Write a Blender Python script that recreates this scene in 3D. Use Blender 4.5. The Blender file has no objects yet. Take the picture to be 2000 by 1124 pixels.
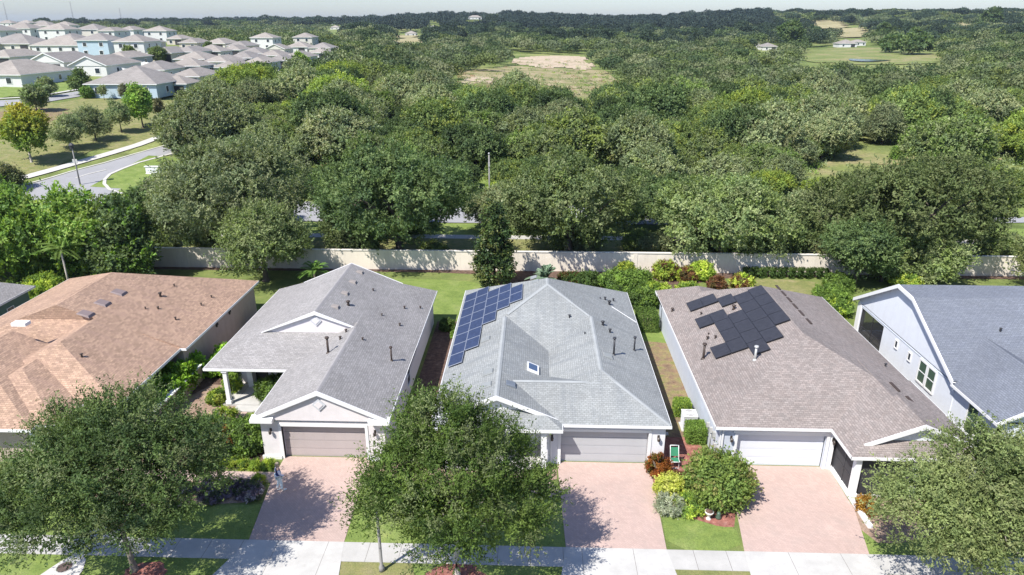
import bpy, math, random
import numpy as np
from math import sin, cos, tan, pi, radians, sqrt, atan2, floor
from mathutils import Vector, Matrix
random.seed(7)
SC = bpy.context.scene
COL = SC.collection

# ------------------------------------------------------------------ camera survey
FPX = 1350.0; PITCH = radians(20.96); PSI = radians(1.9); CH = 23.1
def ray(x, y):
    u = (x-1000)/FPX; v = (562-y)/FPX
    fy = cos(PITCH)+v*sin(PITCH); fz = -sin(PITCH)+v*cos(PITCH)
    return (u*cos(PSI)-fy*sin(PSI), u*sin(PSI)+fy*cos(PSI), fz)
def gp(x, y, z=0.0):
    r = ray(x, y); t = (z-CH)/r[2]
    return (r[0]*t, r[1]*t)
def proj(X, Y, Z):
    c = X*cos(PSI)+Y*sin(PSI); f = -X*sin(PSI)+Y*cos(PSI); z = Z-CH
    d = f*cos(PITCH)-z*sin(PITCH); up = f*sin(PITCH)+z*cos(PITCH)
    return 1000+FPX*c/d, 562-FPX*up/d, d

# ------------------------------------------------------------------ terrain
TC = [0, 300, 600, 900, 1200, 1500, 1750, 2000]
TD = [100, 164, 275, 410, 600, 900, 1300, 2000, 6000, 12000]
TE = [[0,0,0,0,0,0,0,0],
      [7,6.5,4,1,0,0,0,0],
      [11.5,11,8,2,1,1,1,2],
      [14.5,13.5,10,3,2,2,2,4],
      [16,15,11,5,4,4,6,8],
      [17,16,13,12,8,12,15,17],
      [17,17,21,27,18,32,32,28],
      [12,12,16,20,14,24,24,22],
      [8,8,9,10,10,12,12,12],
      [6,6,6,6,6,6,6,6]]
TE = np.array(TE, float)
def h_exact(X, Y):
    X = np.asarray(X, float); Y = np.asarray(Y, float)
    d = np.sqrt(X*X+Y*Y); c = 1048+1446*X/np.maximum(Y, 1.0)
    c = np.clip(c, 0, 2000); dd = np.clip(d, 100, 12000)
    i = np.clip(np.searchsorted(TC, c, side='right')-1, 0, len(TC)-2)
    j = np.clip(np.searchsorted(TD, dd, side='right')-1, 0, len(TD)-2)
    tc = np.array(TC, float); td = np.array(TD, float)
    a = (c-tc[i])/(tc[i+1]-tc[i]); b = (dd-td[j])/(td[j+1]-td[j])
    a = a*a*(3-2*a)
    z = (TE[j, i]*(1-a)+TE[j, i+1]*a)*(1-b)+(TE[j+1, i]*(1-a)+TE[j+1, i+1]*a)*b
    k = np.clip((Y-60)/40, 0, 1)
    z = z*k*k*(3-2*k)
    z = z+np.where(d > 350, 1.0, 0)*np.clip((d-350)/600, 0, 1)*(1.8*np.sin(X*.008+1.3)+1.4*np.sin(Y*.006+X*.003))
    return z
gx_ = np.concatenate([-np.geomspace(5200, 40, 70), np.linspace(-36, 36, 10), np.geomspace(40, 5200, 70)])
gy_ = np.concatenate([[-300, -100, -20, 10, 40, 60], np.linspace(70, 100, 5), np.geomspace(106, 5600, 90)])
GX, GY = np.meshgrid(gx_, gy_)
GZ = h_exact(GX, GY)
def hT(x, y):
    i = int(min(max(np.searchsorted(gx_, x)-1, 0), len(gx_)-2)); j = int(min(max(np.searchsorted(gy_, y)-1, 0), len(gy_)-2))
    a = (x-gx_[i])/(gx_[i+1]-gx_[i]); b = (y-gy_[j])/(gy_[j+1]-gy_[j])
    return float((GZ[j, i]*(1-a)+GZ[j, i+1]*a)*(1-b)+(GZ[j+1, i]*(1-a)+GZ[j+1, i+1]*a)*b)
def onT(px, py):
    r = ray(px, py); t = 20.0
    while t < 9000:
        z = CH+r[2]*t
        if z < hT(r[0]*t, r[1]*t):
            lo, hi = t/1.02-0.3, t
            for _ in range(24):
                m = (lo+hi)/2
                if CH+r[2]*m < hT(r[0]*m, r[1]*m): hi = m
                else: lo = m
            return (r[0]*hi, r[1]*hi)
        t = t*1.02+0.3
    return (r[0]*3000, r[1]*3000)

# ------------------------------------------------------------------ tagging
def tag(o, label=None, cat=None, group=None, kind=None):
    if label: o['label'] = label
    if cat: o['category'] = cat
    if group: o['group'] = group
    if kind: o['kind'] = kind
    return o
def thing(name, label, cat, loc=(0, 0, 0), rz=0, group=None):
    o = bpy.data.objects.new(name, None); COL.objects.link(o)
    o.location = loc; o.rotation_euler = (0, 0, rz); o.empty_display_size = .3
    return tag(o, label, cat, group)
def copy_tree(o, parent=None):
    c = o.copy(); COL.objects.link(c)
    if parent: c.parent = parent
    for ch in list(o.children): copy_tree(ch, c)
    return c

# ------------------------------------------------------------------ mesh builder
WORLD = set()
class MB:
    def __init__(s): s.v = []; s.f = []; s.sm = []
    def add(s, vs, fs, smooth=False):
        n = len(s.v); s.v += [tuple(p) for p in vs]
        for f in fs: s.f.append(tuple(i+n for i in f)); s.sm.append(smooth)
        return s
    def poly(s, pts): return s.add(pts, [tuple(range(len(pts)))])
    def box(s, x0, x1, y0, y1, z0, z1):
        if x0 > x1: x0, x1 = x1, x0
        if y0 > y1: y0, y1 = y1, y0
        v = [(x0,y0,z0),(x1,y0,z0),(x1,y1,z0),(x0,y1,z0),(x0,y0,z1),(x1,y0,z1),(x1,y1,z1),(x0,y1,z1)]
        return s.add(v, [(0,3,2,1),(4,5,6,7),(0,1,5,4),(1,2,6,5),(2,3,7,6),(3,0,4,7)])
    def prism(s, bottom, top):
        n = len(bottom)
        fs = [tuple(range(n-1, -1, -1)), tuple(range(n, 2*n))]
        for i in range(n): j = (i+1) % n; fs.append((i, j, n+j, n+i))
        return s.add(list(bottom)+list(top), fs)
    def bar(s, a, b, w, t, up=(0, 0, 1)):
        a = Vector(a); b = Vector(b); d = (b-a).normalized(); u = Vector(up)
        sd = d.cross(u)
        if sd.length < 1e-4: sd = d.cross(Vector((1, 0, 0)))
        sd.normalize(); u = sd.cross(d).normalized()
        q = [sd*x*w/2+u*y*t/2 for x, y in ((-1,-1),(1,-1),(1,1),(-1,1))]
        return s.prism([a+k for k in q], [b+k for k in q])
    def tube(s, pts, radii, n=8, cap=True, smooth=True):
        base = len(s.v); pts = [Vector(p) for p in pts]; m = len(pts)
        for k, p in enumerate(pts):
            d = (pts[min(k+1, m-1)]-pts[max(k-1, 0)]).normalized()
            a = d.cross(Vector((0, 0, 1)))
            if a.length < .05: a = d.cross(Vector((1, 0, 0)))
            a.normalize(); b = d.cross(a)
            for i in range(n):
                t = 2*pi*i/n; s.v.append(tuple(p+(a*cos(t)+b*sin(t))*radii[k]))
        for k in range(m-1):
            for i in range(n):
                j = (i+1) % n
                s.f.append((base+k*n+i, base+k*n+j, base+(k+1)*n+j, base+(k+1)*n+i)); s.sm.append(smooth)
        if cap:
            s.f.append(tuple(base+i for i in range(n))[::-1]); s.sm.append(False)
            s.f.append(tuple(base+(m-1)*n+i for i in range(n))); s.sm.append(False)
        return s
    def lathe(s, c, prof, n=16, smooth=True):
        return s.tube([(c[0], c[1], c[2]+z) for r, z in prof], [max(r, .001) for r, z in prof], n, True, smooth)
    def ell(s, c, r, nu=12, nv=8):
        vs = []; fs = []
        for j in range(nv+1):
            ph = pi*j/nv
            for i in range(nu):
                t = 2*pi*i/nu; vs.append((c[0]+r[0]*sin(ph)*cos(t), c[1]+r[1]*sin(ph)*sin(t), c[2]+r[2]*cos(ph)))
        for j in range(nv):
            for i in range(nu):
                k = (i+1) % nu; fs.append((j*nu+i, (j+1)*nu+i, (j+1)*nu+k, j*nu+k))
        return s.add(vs, fs, True)
    def build(s, name, mat, parent=None, label=None, loc=None):
        off = Vector((0, 0, 0))
        if loc is not None: off = Vector(loc)
        if parent is not None and loc is None:
            q = parent
            while q.parent: q = q.parent
            if q.name in WORLD: off = q.location.copy()
        me = bpy.data.meshes.new(name)
        me.from_pydata([tuple(Vector(p)-off) for p in s.v], [], s.f)
        me.polygons.foreach_set('use_smooth', s.sm)
        uv = me.uv_layers.new(name='UVMap'); data = np.zeros(len(me.loops)*2, 'f')
        vs = np.array(s.v, float)
        me.update()
        for p in me.polygons:
            nx, ny, nz = p.normal; hl = sqrt(nx*nx+ny*ny)
            if hl > .05:
                tx, ty = -ny/hl, nx/hl
                b = (-nz*ty, nz*tx, nx*ty-ny*tx)
            else: tx, ty = 1, 0; b = (0, 1, 0)
            for li in p.loop_indices:
                P = vs[me.loops[li].vertex_index]
                data[2*li] = P[0]*tx+P[1]*ty; data[2*li+1] = P[0]*b[0]+P[1]*b[1]+P[2]*b[2]
        uv.data.foreach_set('uv', data)
        if mat: me.materials.append(mat)
        o = bpy.data.objects.new(name, me); COL.objects.link(o)
        if parent is not None: o.parent = parent
        elif loc is not None: o.location = loc
        if label: o['label'] = label
        return o
def root(name, label, cat, loc, group=None):
    """Empty whose children are modelled in world coordinates"""
    o = thing(name, label, cat, loc, 0, group); WORLD.add(o.name)
    return o

# ------------------------------------------------------------------ materials
def newmat(name):
    m = bpy.data.materials.new(name); m.use_nodes = True; nt = m.node_tree
    for n in list(nt.nodes): nt.nodes.remove(n)
    out = nt.nodes.new('ShaderNodeOutputMaterial'); b = nt.nodes.new('ShaderNodeBsdfPrincipled')
    nt.links.new(b.outputs[0], out.inputs[0])
    return m, nt, b, out
def mixc(nt, fac, a, b, mode='MIX'):
    n = nt.nodes.new('ShaderNodeMix'); n.data_type = 'RGBA'; n.blend_type = mode
    for s, v in ((0, fac), (6, a), (7, b)):
        if hasattr(v, 'is_linked') or hasattr(v, 'links'): nt.links.new(v, n.inputs[s])
        else: n.inputs[s].default_value = (tuple(v)+(1,))[:4] if s else v
    return n.outputs[2]
def ramp(nt, src, stops):
    n = nt.nodes.new('ShaderNodeValToRGB'); nt.links.new(src, n.inputs[0])
    e = n.color_ramp.elements
    while len(e) < len(stops): e.new(.5)
    for i, (p, c) in enumerate(stops):
        e[i].position = p; e[i].color = (tuple(c)+(1,))[:4] if hasattr(c, '__len__') else (c, c, c, 1)
    return n.outputs[0]
def noise(nt, scale, detail=4, rough=.55, vec=None):
    n = nt.nodes.new('ShaderNodeTexNoise'); n.inputs['Scale'].default_value = scale
    n.inputs['Detail'].default_value = detail; n.inputs['Roughness'].default_value = rough
    if vec is None:
        g = nt.nodes.new('ShaderNodeNewGeometry'); vec = g.outputs['Position']
    nt.links.new(vec, n.inputs['Vector'])
    return n.outputs[0]
def bump(nt, b, src, strength, dist):
    n = nt.nodes.new('ShaderNodeBump'); n.inputs['Strength'].default_value = strength; n.inputs['Distance'].default_value = dist
    nt.links.new(src, n.inputs['Height']); nt.links.new(n.outputs[0], b.inputs['Normal'])
def uvout(nt):
    n = nt.nodes.new('ShaderNodeUVMap'); return n.outputs[0]
def plain(name, c, rough=.7, var=.10, scale=1.2, metal=0, spec=None, stain=None, fine=30):
    m, nt, b, o = newmat(name)
    f = noise(nt, scale, 5, .6)
    k = ramp(nt, f, [(.3, tuple(x*(1-var) for x in c)), (.7, tuple(min(1, x*(1+var)) for x in c))])
    if stain:
        f2 = noise(nt, .35, 6, .7); k = mixc(nt, ramp(nt, f2, [(.5, 0.), (.75, 1.)]), k, stain)
    nt.links.new(k, b.inputs['Base Color'])
    b.inputs['Roughness'].default_value = rough; b.inputs['Metallic'].default_value = metal
    if spec is not None: b.inputs['Specular IOR Level'].default_value = spec
    if fine: bump(nt, b, noise(nt, fine, 2), .15, .02)
    return m
def shingle(name, c, contrast=.28, tint=None, bw=.25, bh=.13, streak=None):
    contrast *= .68
    m, nt, b, o = newmat(name); uv = uvout(nt)
    t = nt.nodes.new('ShaderNodeTexBrick'); nt.links.new(uv, t.inputs['Vector'])
    t.offset = .5; t.inputs['Scale'].default_value = 1; t.inputs['Brick Width'].default_value = bw; t.inputs['Row Height'].default_value = bh
    t.inputs['Mortar Size'].default_value = .012; t.inputs['Mortar Smooth'].default_value = .4; t.inputs['Bias'].default_value = 0
    a = tuple(x*(1-contrast) for x in c); d = tuple(min(1, x*(1+contrast)) for x in c)
    t.inputs['Color1'].default_value = a+(1,); t.inputs['Color2'].default_value = d+(1,); t.inputs['Mortar'].default_value = tuple(x*.62 for x in c)+(1,)
    k = t.outputs['Color']
    # a second, coarser tab pattern with its own tint
    t2 = nt.nodes.new('ShaderNodeTexBrick'); nt.links.new(uv, t2.inputs['Vector']); t2.offset = .37
    t2.inputs['Scale'].default_value = 1; t2.inputs['Brick Width'].default_value = bw*1.7; t2.inputs['Row Height'].default_value = bh*2
    t2.inputs['Mortar Size'].default_value = 0
    tt = tint or c
    t2.inputs['Color1'].default_value = (.5, .5, .5, 1); t2.inputs['Color2'].default_value = tuple(min(1, .5*x/max(y, .01)) for x, y in zip(tt, c))+(1,)
    k = mixc(nt, .35, k, mixc(nt, 1.0, k, mixc(nt, 1, t2.outputs['Color'], (2, 2, 2), 'MULTIPLY'), 'MULTIPLY'))
    # weathering
    f = noise(nt, .22, 6, .65); k = mixc(nt, .5, k, mixc(nt, 1, k, ramp(nt, f, [(.3, .72), (.7, 1.22)]), 'MULTIPLY'))
    if streak:
        mp = nt.nodes.new('ShaderNodeMapping'); mp.inputs['Scale'].default_value = (.9, .12, 1); nt.links.new(uv, mp.inputs['Vector'])
        f2 = noise(nt, 1.6, 5, .7, mp.outputs[0]); k = mixc(nt, ramp(nt, f2, [(.48, 0.), (.8, .75)]), k, streak)
    sp = noise(nt, 20, 3, .7); k = mixc(nt, .6, k, mixc(nt, 1, k, ramp(nt, sp, [(.35, .7), (.65, 1.3)]), 'MULTIPLY'))
    nt.links.new(k, b.inputs['Base Color']); b.inputs['Roughness'].default_value = .85
    b.inputs['Specular IOR Level'].default_value = .25
    bump(nt, b, t.outputs['Fac'], .5, -.015)
    return m
def pavers(name, c):
    m, nt, b, o = newmat(name); uv = uvout(nt)
    mp = nt.nodes.new('ShaderNodeMapping'); mp.inputs['Rotation'].default_value = (0, 0, radians(45)); nt.links.new(uv, mp.inputs['Vector'])
    t = nt.nodes.new('ShaderNodeTexBrick'); nt.links.new(mp.outputs[0], t.inputs['Vector'])
    t.inputs['Scale'].default_value = 1; t.inputs['Brick Width'].default_value = .2; t.inputs['Row Height'].default_value = .1
    t.inputs['Mortar Size'].default_value = .006
    t.inputs['Color1'].default_value = tuple(x*.93 for x in c)+(1,); t.inputs['Color2'].default_value = tuple(min(1, x*1.06) for x in c)+(1,)
    t.inputs['Mortar'].default_value = tuple(x*.84 for x in c)+(1,)
    f = noise(nt, .35, 6, .6); k = mixc(nt, .5, t.outputs['Color'], mixc(nt, 1, t.outputs['Color'], ramp(nt, f, [(.3, .82), (.7, 1.1)]), 'MULTIPLY'))
    f2 = noise(nt, .9, 6, .7); k = mixc(nt, ramp(nt, f2, [(.48, 0.), (.75, .5)]), k, (.33, .27, .24))
    nt.links.new(k, b.inputs['Base Color']); b.inputs['Roughness'].default_value = .85
    bump(nt, b, t.outputs['Fac'], .3, -.006)
    return m
def concrete(name, c, joint=1.5, axis=0):
    m, nt, b, o = newmat(name)
    g = nt.nodes.new('ShaderNodeNewGeometry')
    f = noise(nt, .8, 6, .65); k = ramp(nt, f, [(.3, tuple(x*.86 for x in c)), (.7, tuple(min(1, x*1.08) for x in c))])
    f2 = noise(nt, 3, 5, .7); k = mixc(nt, ramp(nt, f2, [(.55, 0.), (.8, .35)]), k, (c[0]*.62, c[1]*.6, c[2]*.57))
    if joint:
        sx = nt.nodes.new('ShaderNodeSeparateXYZ'); nt.links.new(g.outputs['Position'], sx.inputs[0])
        d = nt.nodes.new('ShaderNodeMath'); d.operation = 'DIVIDE'; d.inputs[1].default_value = joint; nt.links.new(sx.outputs[axis], d.inputs[0])
        fr = nt.nodes.new('ShaderNodeMath'); fr.operation = 'FRACT'; nt.links.new(d.outputs[0], fr.inputs[0])
        lt = nt.nodes.new('ShaderNodeMath'); lt.operation = 'LESS_THAN'; lt.inputs[1].default_value = .024/joint; nt.links.new(fr.outputs[0], lt.inputs[0])
        k = mixc(nt, lt.outputs[0], k, (c[0]*.42, c[1]*.4, c[2]*.38))
    nt.links.new(k, b.inputs['Base Color']); b.inputs['Roughness'].default_value = .8
    bump(nt, b, noise(nt, 40, 3), .2, .01)
    return m
def turf(name, stops, scale=.5, fine=9, bs=.6, bd=.06):
    m, nt, b, o = newmat(name)
    f = noise(nt, scale, 7, .65); k = ramp(nt, f, stops)
    f2 = noise(nt, fine, 4, .7); k = mixc(nt, .7, k, mixc(nt, 1, k, ramp(nt, f2, [(.3, .6), (.7, 1.35)]), 'MULTIPLY'))
    f4 = noise(nt, 1.9, 5, .75); k = mixc(nt, .6, k, mixc(nt, 1, k, ramp(nt, f4, [(.35, (.74, .78, .8)), (.5, 1.0), (.68, (1.32, 1.2, 1.15))]), 'MULTIPLY'))
    nt.links.new(k, b.inputs['Base Color']); b.inputs['Roughness'].default_value = .9; b.inputs['Specular IOR Level'].default_value = .15
    bump(nt, b, noise(nt, fine*1.7, 3, .7), bs, bd)
    return m
def foliage(name, trans=.38, rough=.55, tc=(1.0, 1.1, .5), vary=.2, gain=1.45):
    m, nt, b, o = newmat(name)
    a = nt.nodes.new('ShaderNodeAttribute'); a.attribute_name = 'tint'
    oi = nt.nodes.new('ShaderNodeObjectInfo')
    mr = nt.nodes.new('ShaderNodeMapRange'); nt.links.new(oi.outputs['Random'], mr.inputs[0]); mr.inputs[3].default_value = 1-vary; mr.inputs[4].default_value = 1+vary
    cb = nt.nodes.new('ShaderNodeCombineColor')
    for i in range(3): nt.links.new(mr.outputs[0], cb.inputs[i])
    k = mixc(nt, 1, mixc(nt, 1, a.outputs['Color'], (gain, gain, gain), 'MULTIPLY'), cb.outputs[0], 'MULTIPLY')
    nt.links.new(k, b.inputs['Base Color']); b.inputs['Roughness'].default_value = rough; b.inputs['Specular IOR Level'].default_value = .18
    t = nt.nodes.new('ShaderNodeBsdfTranslucent')
    nt.links.new(mixc(nt, 1, k, tc, 'MULTIPLY'), t.inputs[0])
    mx = nt.nodes.new('ShaderNodeMixShader'); mx.inputs[0].default_value = trans
    nt.links.new(b.outputs[0], mx.inputs[1]); nt.links.new(t.outputs[0], mx.inputs[2]); nt.links.new(mx.outputs[0], o.inputs[0])
    return m
def glassy(name, c=(.03, .04, .05), rough=.08, spec=.8):
    m, nt, b, o = newmat(name); b.inputs['Base Color'].default_value = tuple(c)+(1,)
    b.inputs['Roughness'].default_value = rough; b.inputs['Specular IOR Level'].default_value = spec
    return m

M = {}
M['white'] = plain('white_paint', (.70, .70, .70), .5, .03)
M['trim'] = plain('trim_paint', (.72, .72, .72), .5, .03)
M['stucco_pink'] = plain('pale_stucco', (.66, .62, .625), .85, .04, 2, fine=60)
M['stucco_grey'] = plain('pale_grey_stucco', (.68, .68, .70), .85, .04, 2, fine=60)
M['stucco_greyband'] = plain('grey_stucco', (.50, .51, .54), .85, .04, 2, fine=60)
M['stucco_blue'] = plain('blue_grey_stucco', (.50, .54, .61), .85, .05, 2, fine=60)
M['stucco_tan'] = plain('tan_stucco', (.44, .35, .30), .85, .05, 2, fine=60)
M['stucco_ice'] = plain('icy_white_stucco', (.64, .67, .72), .85, .03, 2, fine=60)
M['green_wall'] = plain('dark_green_stucco', (.10, .17, .15), .85, .05, 2)
M['wall_cream'] = plain('cream_boundary_stucco', (.72, .655, .56), .9, .07, .5, stain=(.60, .54, .46), fine=40)
M['cap'] = plain('wall_cap', (.70, .66, .60), .85, .05)
M['door_taupe'] = plain('taupe_door_paint', (.40, .35, .34), .5, .03)
M['door_grey'] = plain('grey_door_paint', (.40, .405, .42), .5, .03)
M['door_white'] = plain('white_door_paint', (.62, .645, .69), .45, .02)
M['dark'] = plain('dark_metal', (.03, .03, .035), .5, .1)
M['black'] = plain('black_plastic', (.015, .015, .018), .5, .1)
M['brownmetal'] = plain('brown_vent_metal', (.055, .038, .03), .6, .1)
M['darkglass'] = glassy('dark_window_glass')
M['greenglass'] = glassy('green_tinted_glass', (.06, .10, .07), .12)
M['screen'] = plain('dark_screen_mesh', (.035, .035, .04), .7, .1)
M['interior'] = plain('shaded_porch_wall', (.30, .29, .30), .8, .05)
M['lampmetal'] = plain('bronze_lamp', (.05, .04, .035), .4, .1)
M['pole'] = plain('weathered_pole', (.24, .23, .22), .7, .12)
M['galv'] = plain('galvanised_metal', (.50, .50, .48), .45, .06, metal=.3)
M['roof_terra'] = shingle('terracotta_shingles', (.365, .245, .178), .34, (.40, .275, .19), streak=(.28, .185, .15))
M['roof_grey'] = shingle('grey_shingles', (.275, .265, .262), .20, (.29, .275, .265))
M['roof_blue'] = shingle('pale_grey_shingles', (.265, .278, .278), .15, (.28, .285, .28), streak=(.15, .165, .18))
M['roof_brown'] = shingle('pinkish_grey_shingles', (.255, .218, .202), .24, (.24, .222, .212))
M['roof_slate'] = shingle('slate_blue_shingles', (.155, .17, .205), .14, (.165, .18, .205))
M['cap_grey'] = plain('grey_ridge_cap', (.26, .25, .25), .9, .1); M['cap_blue'] = plain('pale_ridge_cap', (.28, .295, .30), .9, .1)
M['roof_cap'] = plain('ridge_cap', (.22, .235, .24), .85, .1)
M['pavers'] = pavers('pink_pavers', (.44, .325, .285))
M['concrete'] = concrete('sidewalk_concrete', (.42, .41, .39), 1.52, 0)
M['concrete2'] = concrete('apron_concrete', (.46, .45, .43), 2.4, 0)
M['concrete3'] = concrete('plain_concrete', (.50, .485, .46), 0)
M['asphalt'] = plain('aged_asphalt', (.27, .27, .28), .9, .08, .3, fine=20)
M['asphalt_dark'] = plain('street_asphalt', (.10, .10, .10), .9, .12, .5, fine=20)
M['mulch'] = turf('red_brown_mulch', [(.3, (.075, .048, .038)), (.55, (.14, .092, .072)), (.75, (.22, .16, .125))], 3, 22, .9, .05)
M['mulch_red'] = turf('red_mulch', [(.3, (.20, .075, .06)), (.55, (.34, .15, .12)), (.75, (.45, .25, .21))], 4, 25, .9, .05)
M['drybed'] = turf('dry_weedy_bed', [(.25, (.12, .075, .055)), (.42, (.21, .145, .10)), (.56, (.24, .20, .10)), (.7, (.14, .17, .05))], 1.6, 14, .8, .05)
M['lawn'] = turf('lawn_turf', [(.25, (.10, .14, .04)), (.5, (.145, .185, .055)), (.68, (.19, .215, .075)), (.85, (.26, .235, .12))], .55, 14, .7, .05)
M['lawn_dry'] = turf('dry_lawn_turf', [(.25, (.135, .165, .055)), (.5, (.20, .205, .08)), (.7, (.27, .24, .13))], .8, 14, .7, .05)
M['lawn_bright'] = turf('bright_lawn_turf', [(.25, (.115, .165, .04)), (.5, (.165, .225, .058)), (.75, (.24, .275, .10))], .5, 14, .6, .05)
M['soil'] = turf('bare_soil', [(.3, (.22, .15, .11)), (.6, (.34, .25, .19)), (.8, (.28, .27, .14))], 1.2, 12, .8, .05)
M['sand'] = turf('sand', [(.35, (.36, .29, .20)), (.55, (.44, .36, .27)), (.68, (.20, .20, .09))], .05, .6, .4, .1)
M['scrub'] = turf('dry_scrub', [(.3, (.13, .16, .05)), (.45, (.21, .20, .09)), (.58, (.33, .27, .17)), (.7, (.20, .20, .08)), (.8, (.13, .17, .05))], .09, 1.2, .5, .2)
M['field'] = turf('dry_field', [(.3, (.24, .22, .11)), (.6, (.34, .30, .17)), (.8, (.20, .22, .10))], .03, .5, .3, .1)
M['meadow'] = turf('green_meadow', [(.3, (.12, .16, .05)), (.5, (.18, .205, .07)), (.62, (.26, .23, .12)), (.75, (.15, .19, .055))], .06, 1.0, .4, .2)

def ground_material():
    m, nt, b, o = newmat('ground_cover')
    f = noise(nt, .02, 7, .6); k = ramp(nt, f, [(.3, (.085, .12, .035)), (.5, (.15, .19, .06)), (.65, (.24, .25, .10)), (.8, (.32, .27, .17))])
    f2 = noise(nt, .35, 6, .7); k = mixc(nt, .75, k, mixc(nt, 1, k, ramp(nt, f2, [(.3, .5), (.7, 1.5)]), 'MULTIPLY'))
    f3 = noise(nt, 6, 3, .7); k = mixc(nt, .6, k, mixc(nt, 1, k, ramp(nt, f3, [(.3, .6), (.7, 1.4)]), 'MULTIPLY'))
    nt.links.new(k, b.inputs['Base Color']); b.inputs['Roughness'].default_value = .95; b.inputs['Specular IOR Level'].default_value = .1
    bump(nt, b, noise(nt, 3, 4, .7), .6, .15)
    return m
M['ground'] = ground_material()
M['leaf'] = foliage('leaf')
M['farleaf'] = foliage('distant_leaf', .3, .65, gain=.92)
M['leafglossy'] = foliage('glossy_leaf', .15, .35)
M['leafbright'] = foliage('bright_leaf', .4, .5, (1.2, 1.2, .4))
M['pine'] = foliage('needle_leaf', .1, .7)
M['bark'] = plain('grey_brown_bark', (.20, .165, .135), .9, .3, 3, fine=8)
M['bark_dark'] = plain('dark_bark', (.10, .08, .065), .9, .3, 3, fine=8)
M['bark_pale'] = plain('pale_bark', (.42, .38, .33), .9, .2, 3, fine=8)

# ------------------------------------------------------------------ terrain mesh
def terrain():
    nj, ni = GZ.shape
    v = np.stack([GX, GY, GZ], -1).reshape(-1, 3)
    # keep the ground just under the near sheets
    idx = np.arange(nj*ni).reshape(nj, ni)
    f = np.stack([idx[:-1, :-1], idx[:-1, 1:], idx[1:, 1:], idx[1:, :-1]], -1).reshape(-1, 4)
    me = bpy.data.meshes.new('ground'); me.from_pydata(v.tolist(), [], f.tolist())
    me.polygons.foreach_set('use_smooth', [True]*len(f)); me.materials.append(M['ground'])
    o = bpy.data.objects.new('ground', me); COL.objects.link(o); o['kind'] = 'structure'
terrain()

def inpoly(x, y, P):
    c = False; n = len(P); j = n-1
    for i in range(n):
        if (P[i][1] > y) != (P[j][1] > y) and x < (P[j][0]-P[i][0])*(y-P[i][1])/(P[j][1]-P[i][1])+P[i][0]: c = not c
        j = i
    return c
def sheet(name, pts, mat, z=.004, thick=None):
    mb = MB()
    mb.poly([(x, y, z) for x, y in pts])
    if thick:
        n = len(pts)
        for i in range(n):
            a = pts[i]; b = pts[(i+1) % n]
            mb.poly([(a[0], a[1], z-thick), (b[0], b[1], z-thick), (b[0], b[1], z), (a[0], a[1], z)])
    return tag(mb.build(name, mat), kind='structure')
def smooth_poly(pts, it=2):
    for _ in range(it):
        q = []
        for i in range(len(pts)):
            a = pts[i]; b = pts[(i+1) % len(pts)]
            q += [(a[0]*.75+b[0]*.25, a[1]*.75+b[1]*.25), (a[0]*.25+b[0]*.75, a[1]*.25+b[1]*.75)]
        pts = q
    return pts
def drape_strip(name, L, R, mat, off, nsub=8, ncross=3):
    """ribbon between two ground polylines (world xy), following the terrain"""
    mb = MB(); rows = []
    for i in range(len(L)-1):
        for k in range(nsub+(1 if i == len(L)-2 else 0)):
            t = k/nsub
            a = (L[i][0]*(1-t)+L[i+1][0]*t, L[i][1]*(1-t)+L[i+1][1]*t); b = (R[i][0]*(1-t)+R[i+1][0]*t, R[i][1]*(1-t)+R[i+1][1]*t)
            rows.append([(a[0]*(1-s/ncross)+b[0]*s/ncross, a[1]*(1-s/ncross)+b[1]*s/ncross) for s in range(ncross+1)])
    vs = [(x, y, hT(x, y)+off) for r in rows for x, y in r]; w = ncross+1
    fs = [(i*w+j, i*w+j+1, (i+1)*w+j+1, (i+1)*w+j) for i in range(len(rows)-1) for j in range(ncross)]
    mb.add(vs, fs, True)
    return tag(mb.build(name, mat), kind='structure')
def drape_poly(name, poly, mat, off, step):
    xs = [p[0] for p in poly]; ys = [p[1] for p in poly]
    mb = MB(); nx = max(2, int((max(xs)-min(xs))/step)); ny = max(2, int((max(ys)-min(ys))/step))
    vid = {}
    def V(i, j):
        if (i, j) not in vid:
            x = min(xs)+(max(xs)-min(xs))*i/nx; y = min(ys)+(max(ys)-min(ys))*j/ny
            vid[(i, j)] = len(mb.v); mb.v.append((x, y, hT(x, y)+off))
        return vid[(i, j)]
    for i in range(nx):
        for j in range(ny):
            x = min(xs)+(max(xs)-min(xs))*(i+.5)/nx; y = min(ys)+(max(ys)-min(ys))*(j+.5)/ny
            if inpoly(x, y, poly):
                mb.f.append((V(i, j), V(i+1, j), V(i+1, j+1), V(i, j+1))); mb.sm.append(True)
    return tag(mb.build(name, mat), kind='structure')

# ------------------------------------------------------------------ near ground: street, pavement, drives, lawns, beds
sheet('yard_lawn', [(-62, 26.1), (62, 26.1), (62, 64.9), (-62, 64.9)], M['lawn'], .010)
sheet('verge_lawn', [(-62, 21.65), (62, 21.65), (62, 24.85), (-62, 24.85)], M['lawn_dry'], .010)
sheet('street', [(-90, 12), (90, 12), (90, 21.5), (-90, 21.5)], M['asphalt_dark'], .006)
k = MB(); k.box(-90, 90, 21.5, 21.65, 0, .12); tag(k.build('kerb', M['concrete3']), kind='structure')
sheet('verge_lawn', [(-34, 21.66), (-21.9, 21.66), (-21.3, 24.84), (-34, 24.84)], M['lawn_bright'], .016)
sheet('verge_lawn', [(-20.2, 21.66), (-14.6, 21.66), (-13.7, 24.84), (-20.7, 24.84)], M['lawn_bright'], .016)
sheet('verge_lawn', [(-4.3, 21.66), (.9, 21.66), (1.55, 24.84), (-5.4, 24.84)], M['lawn_bright'], .016)
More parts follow.
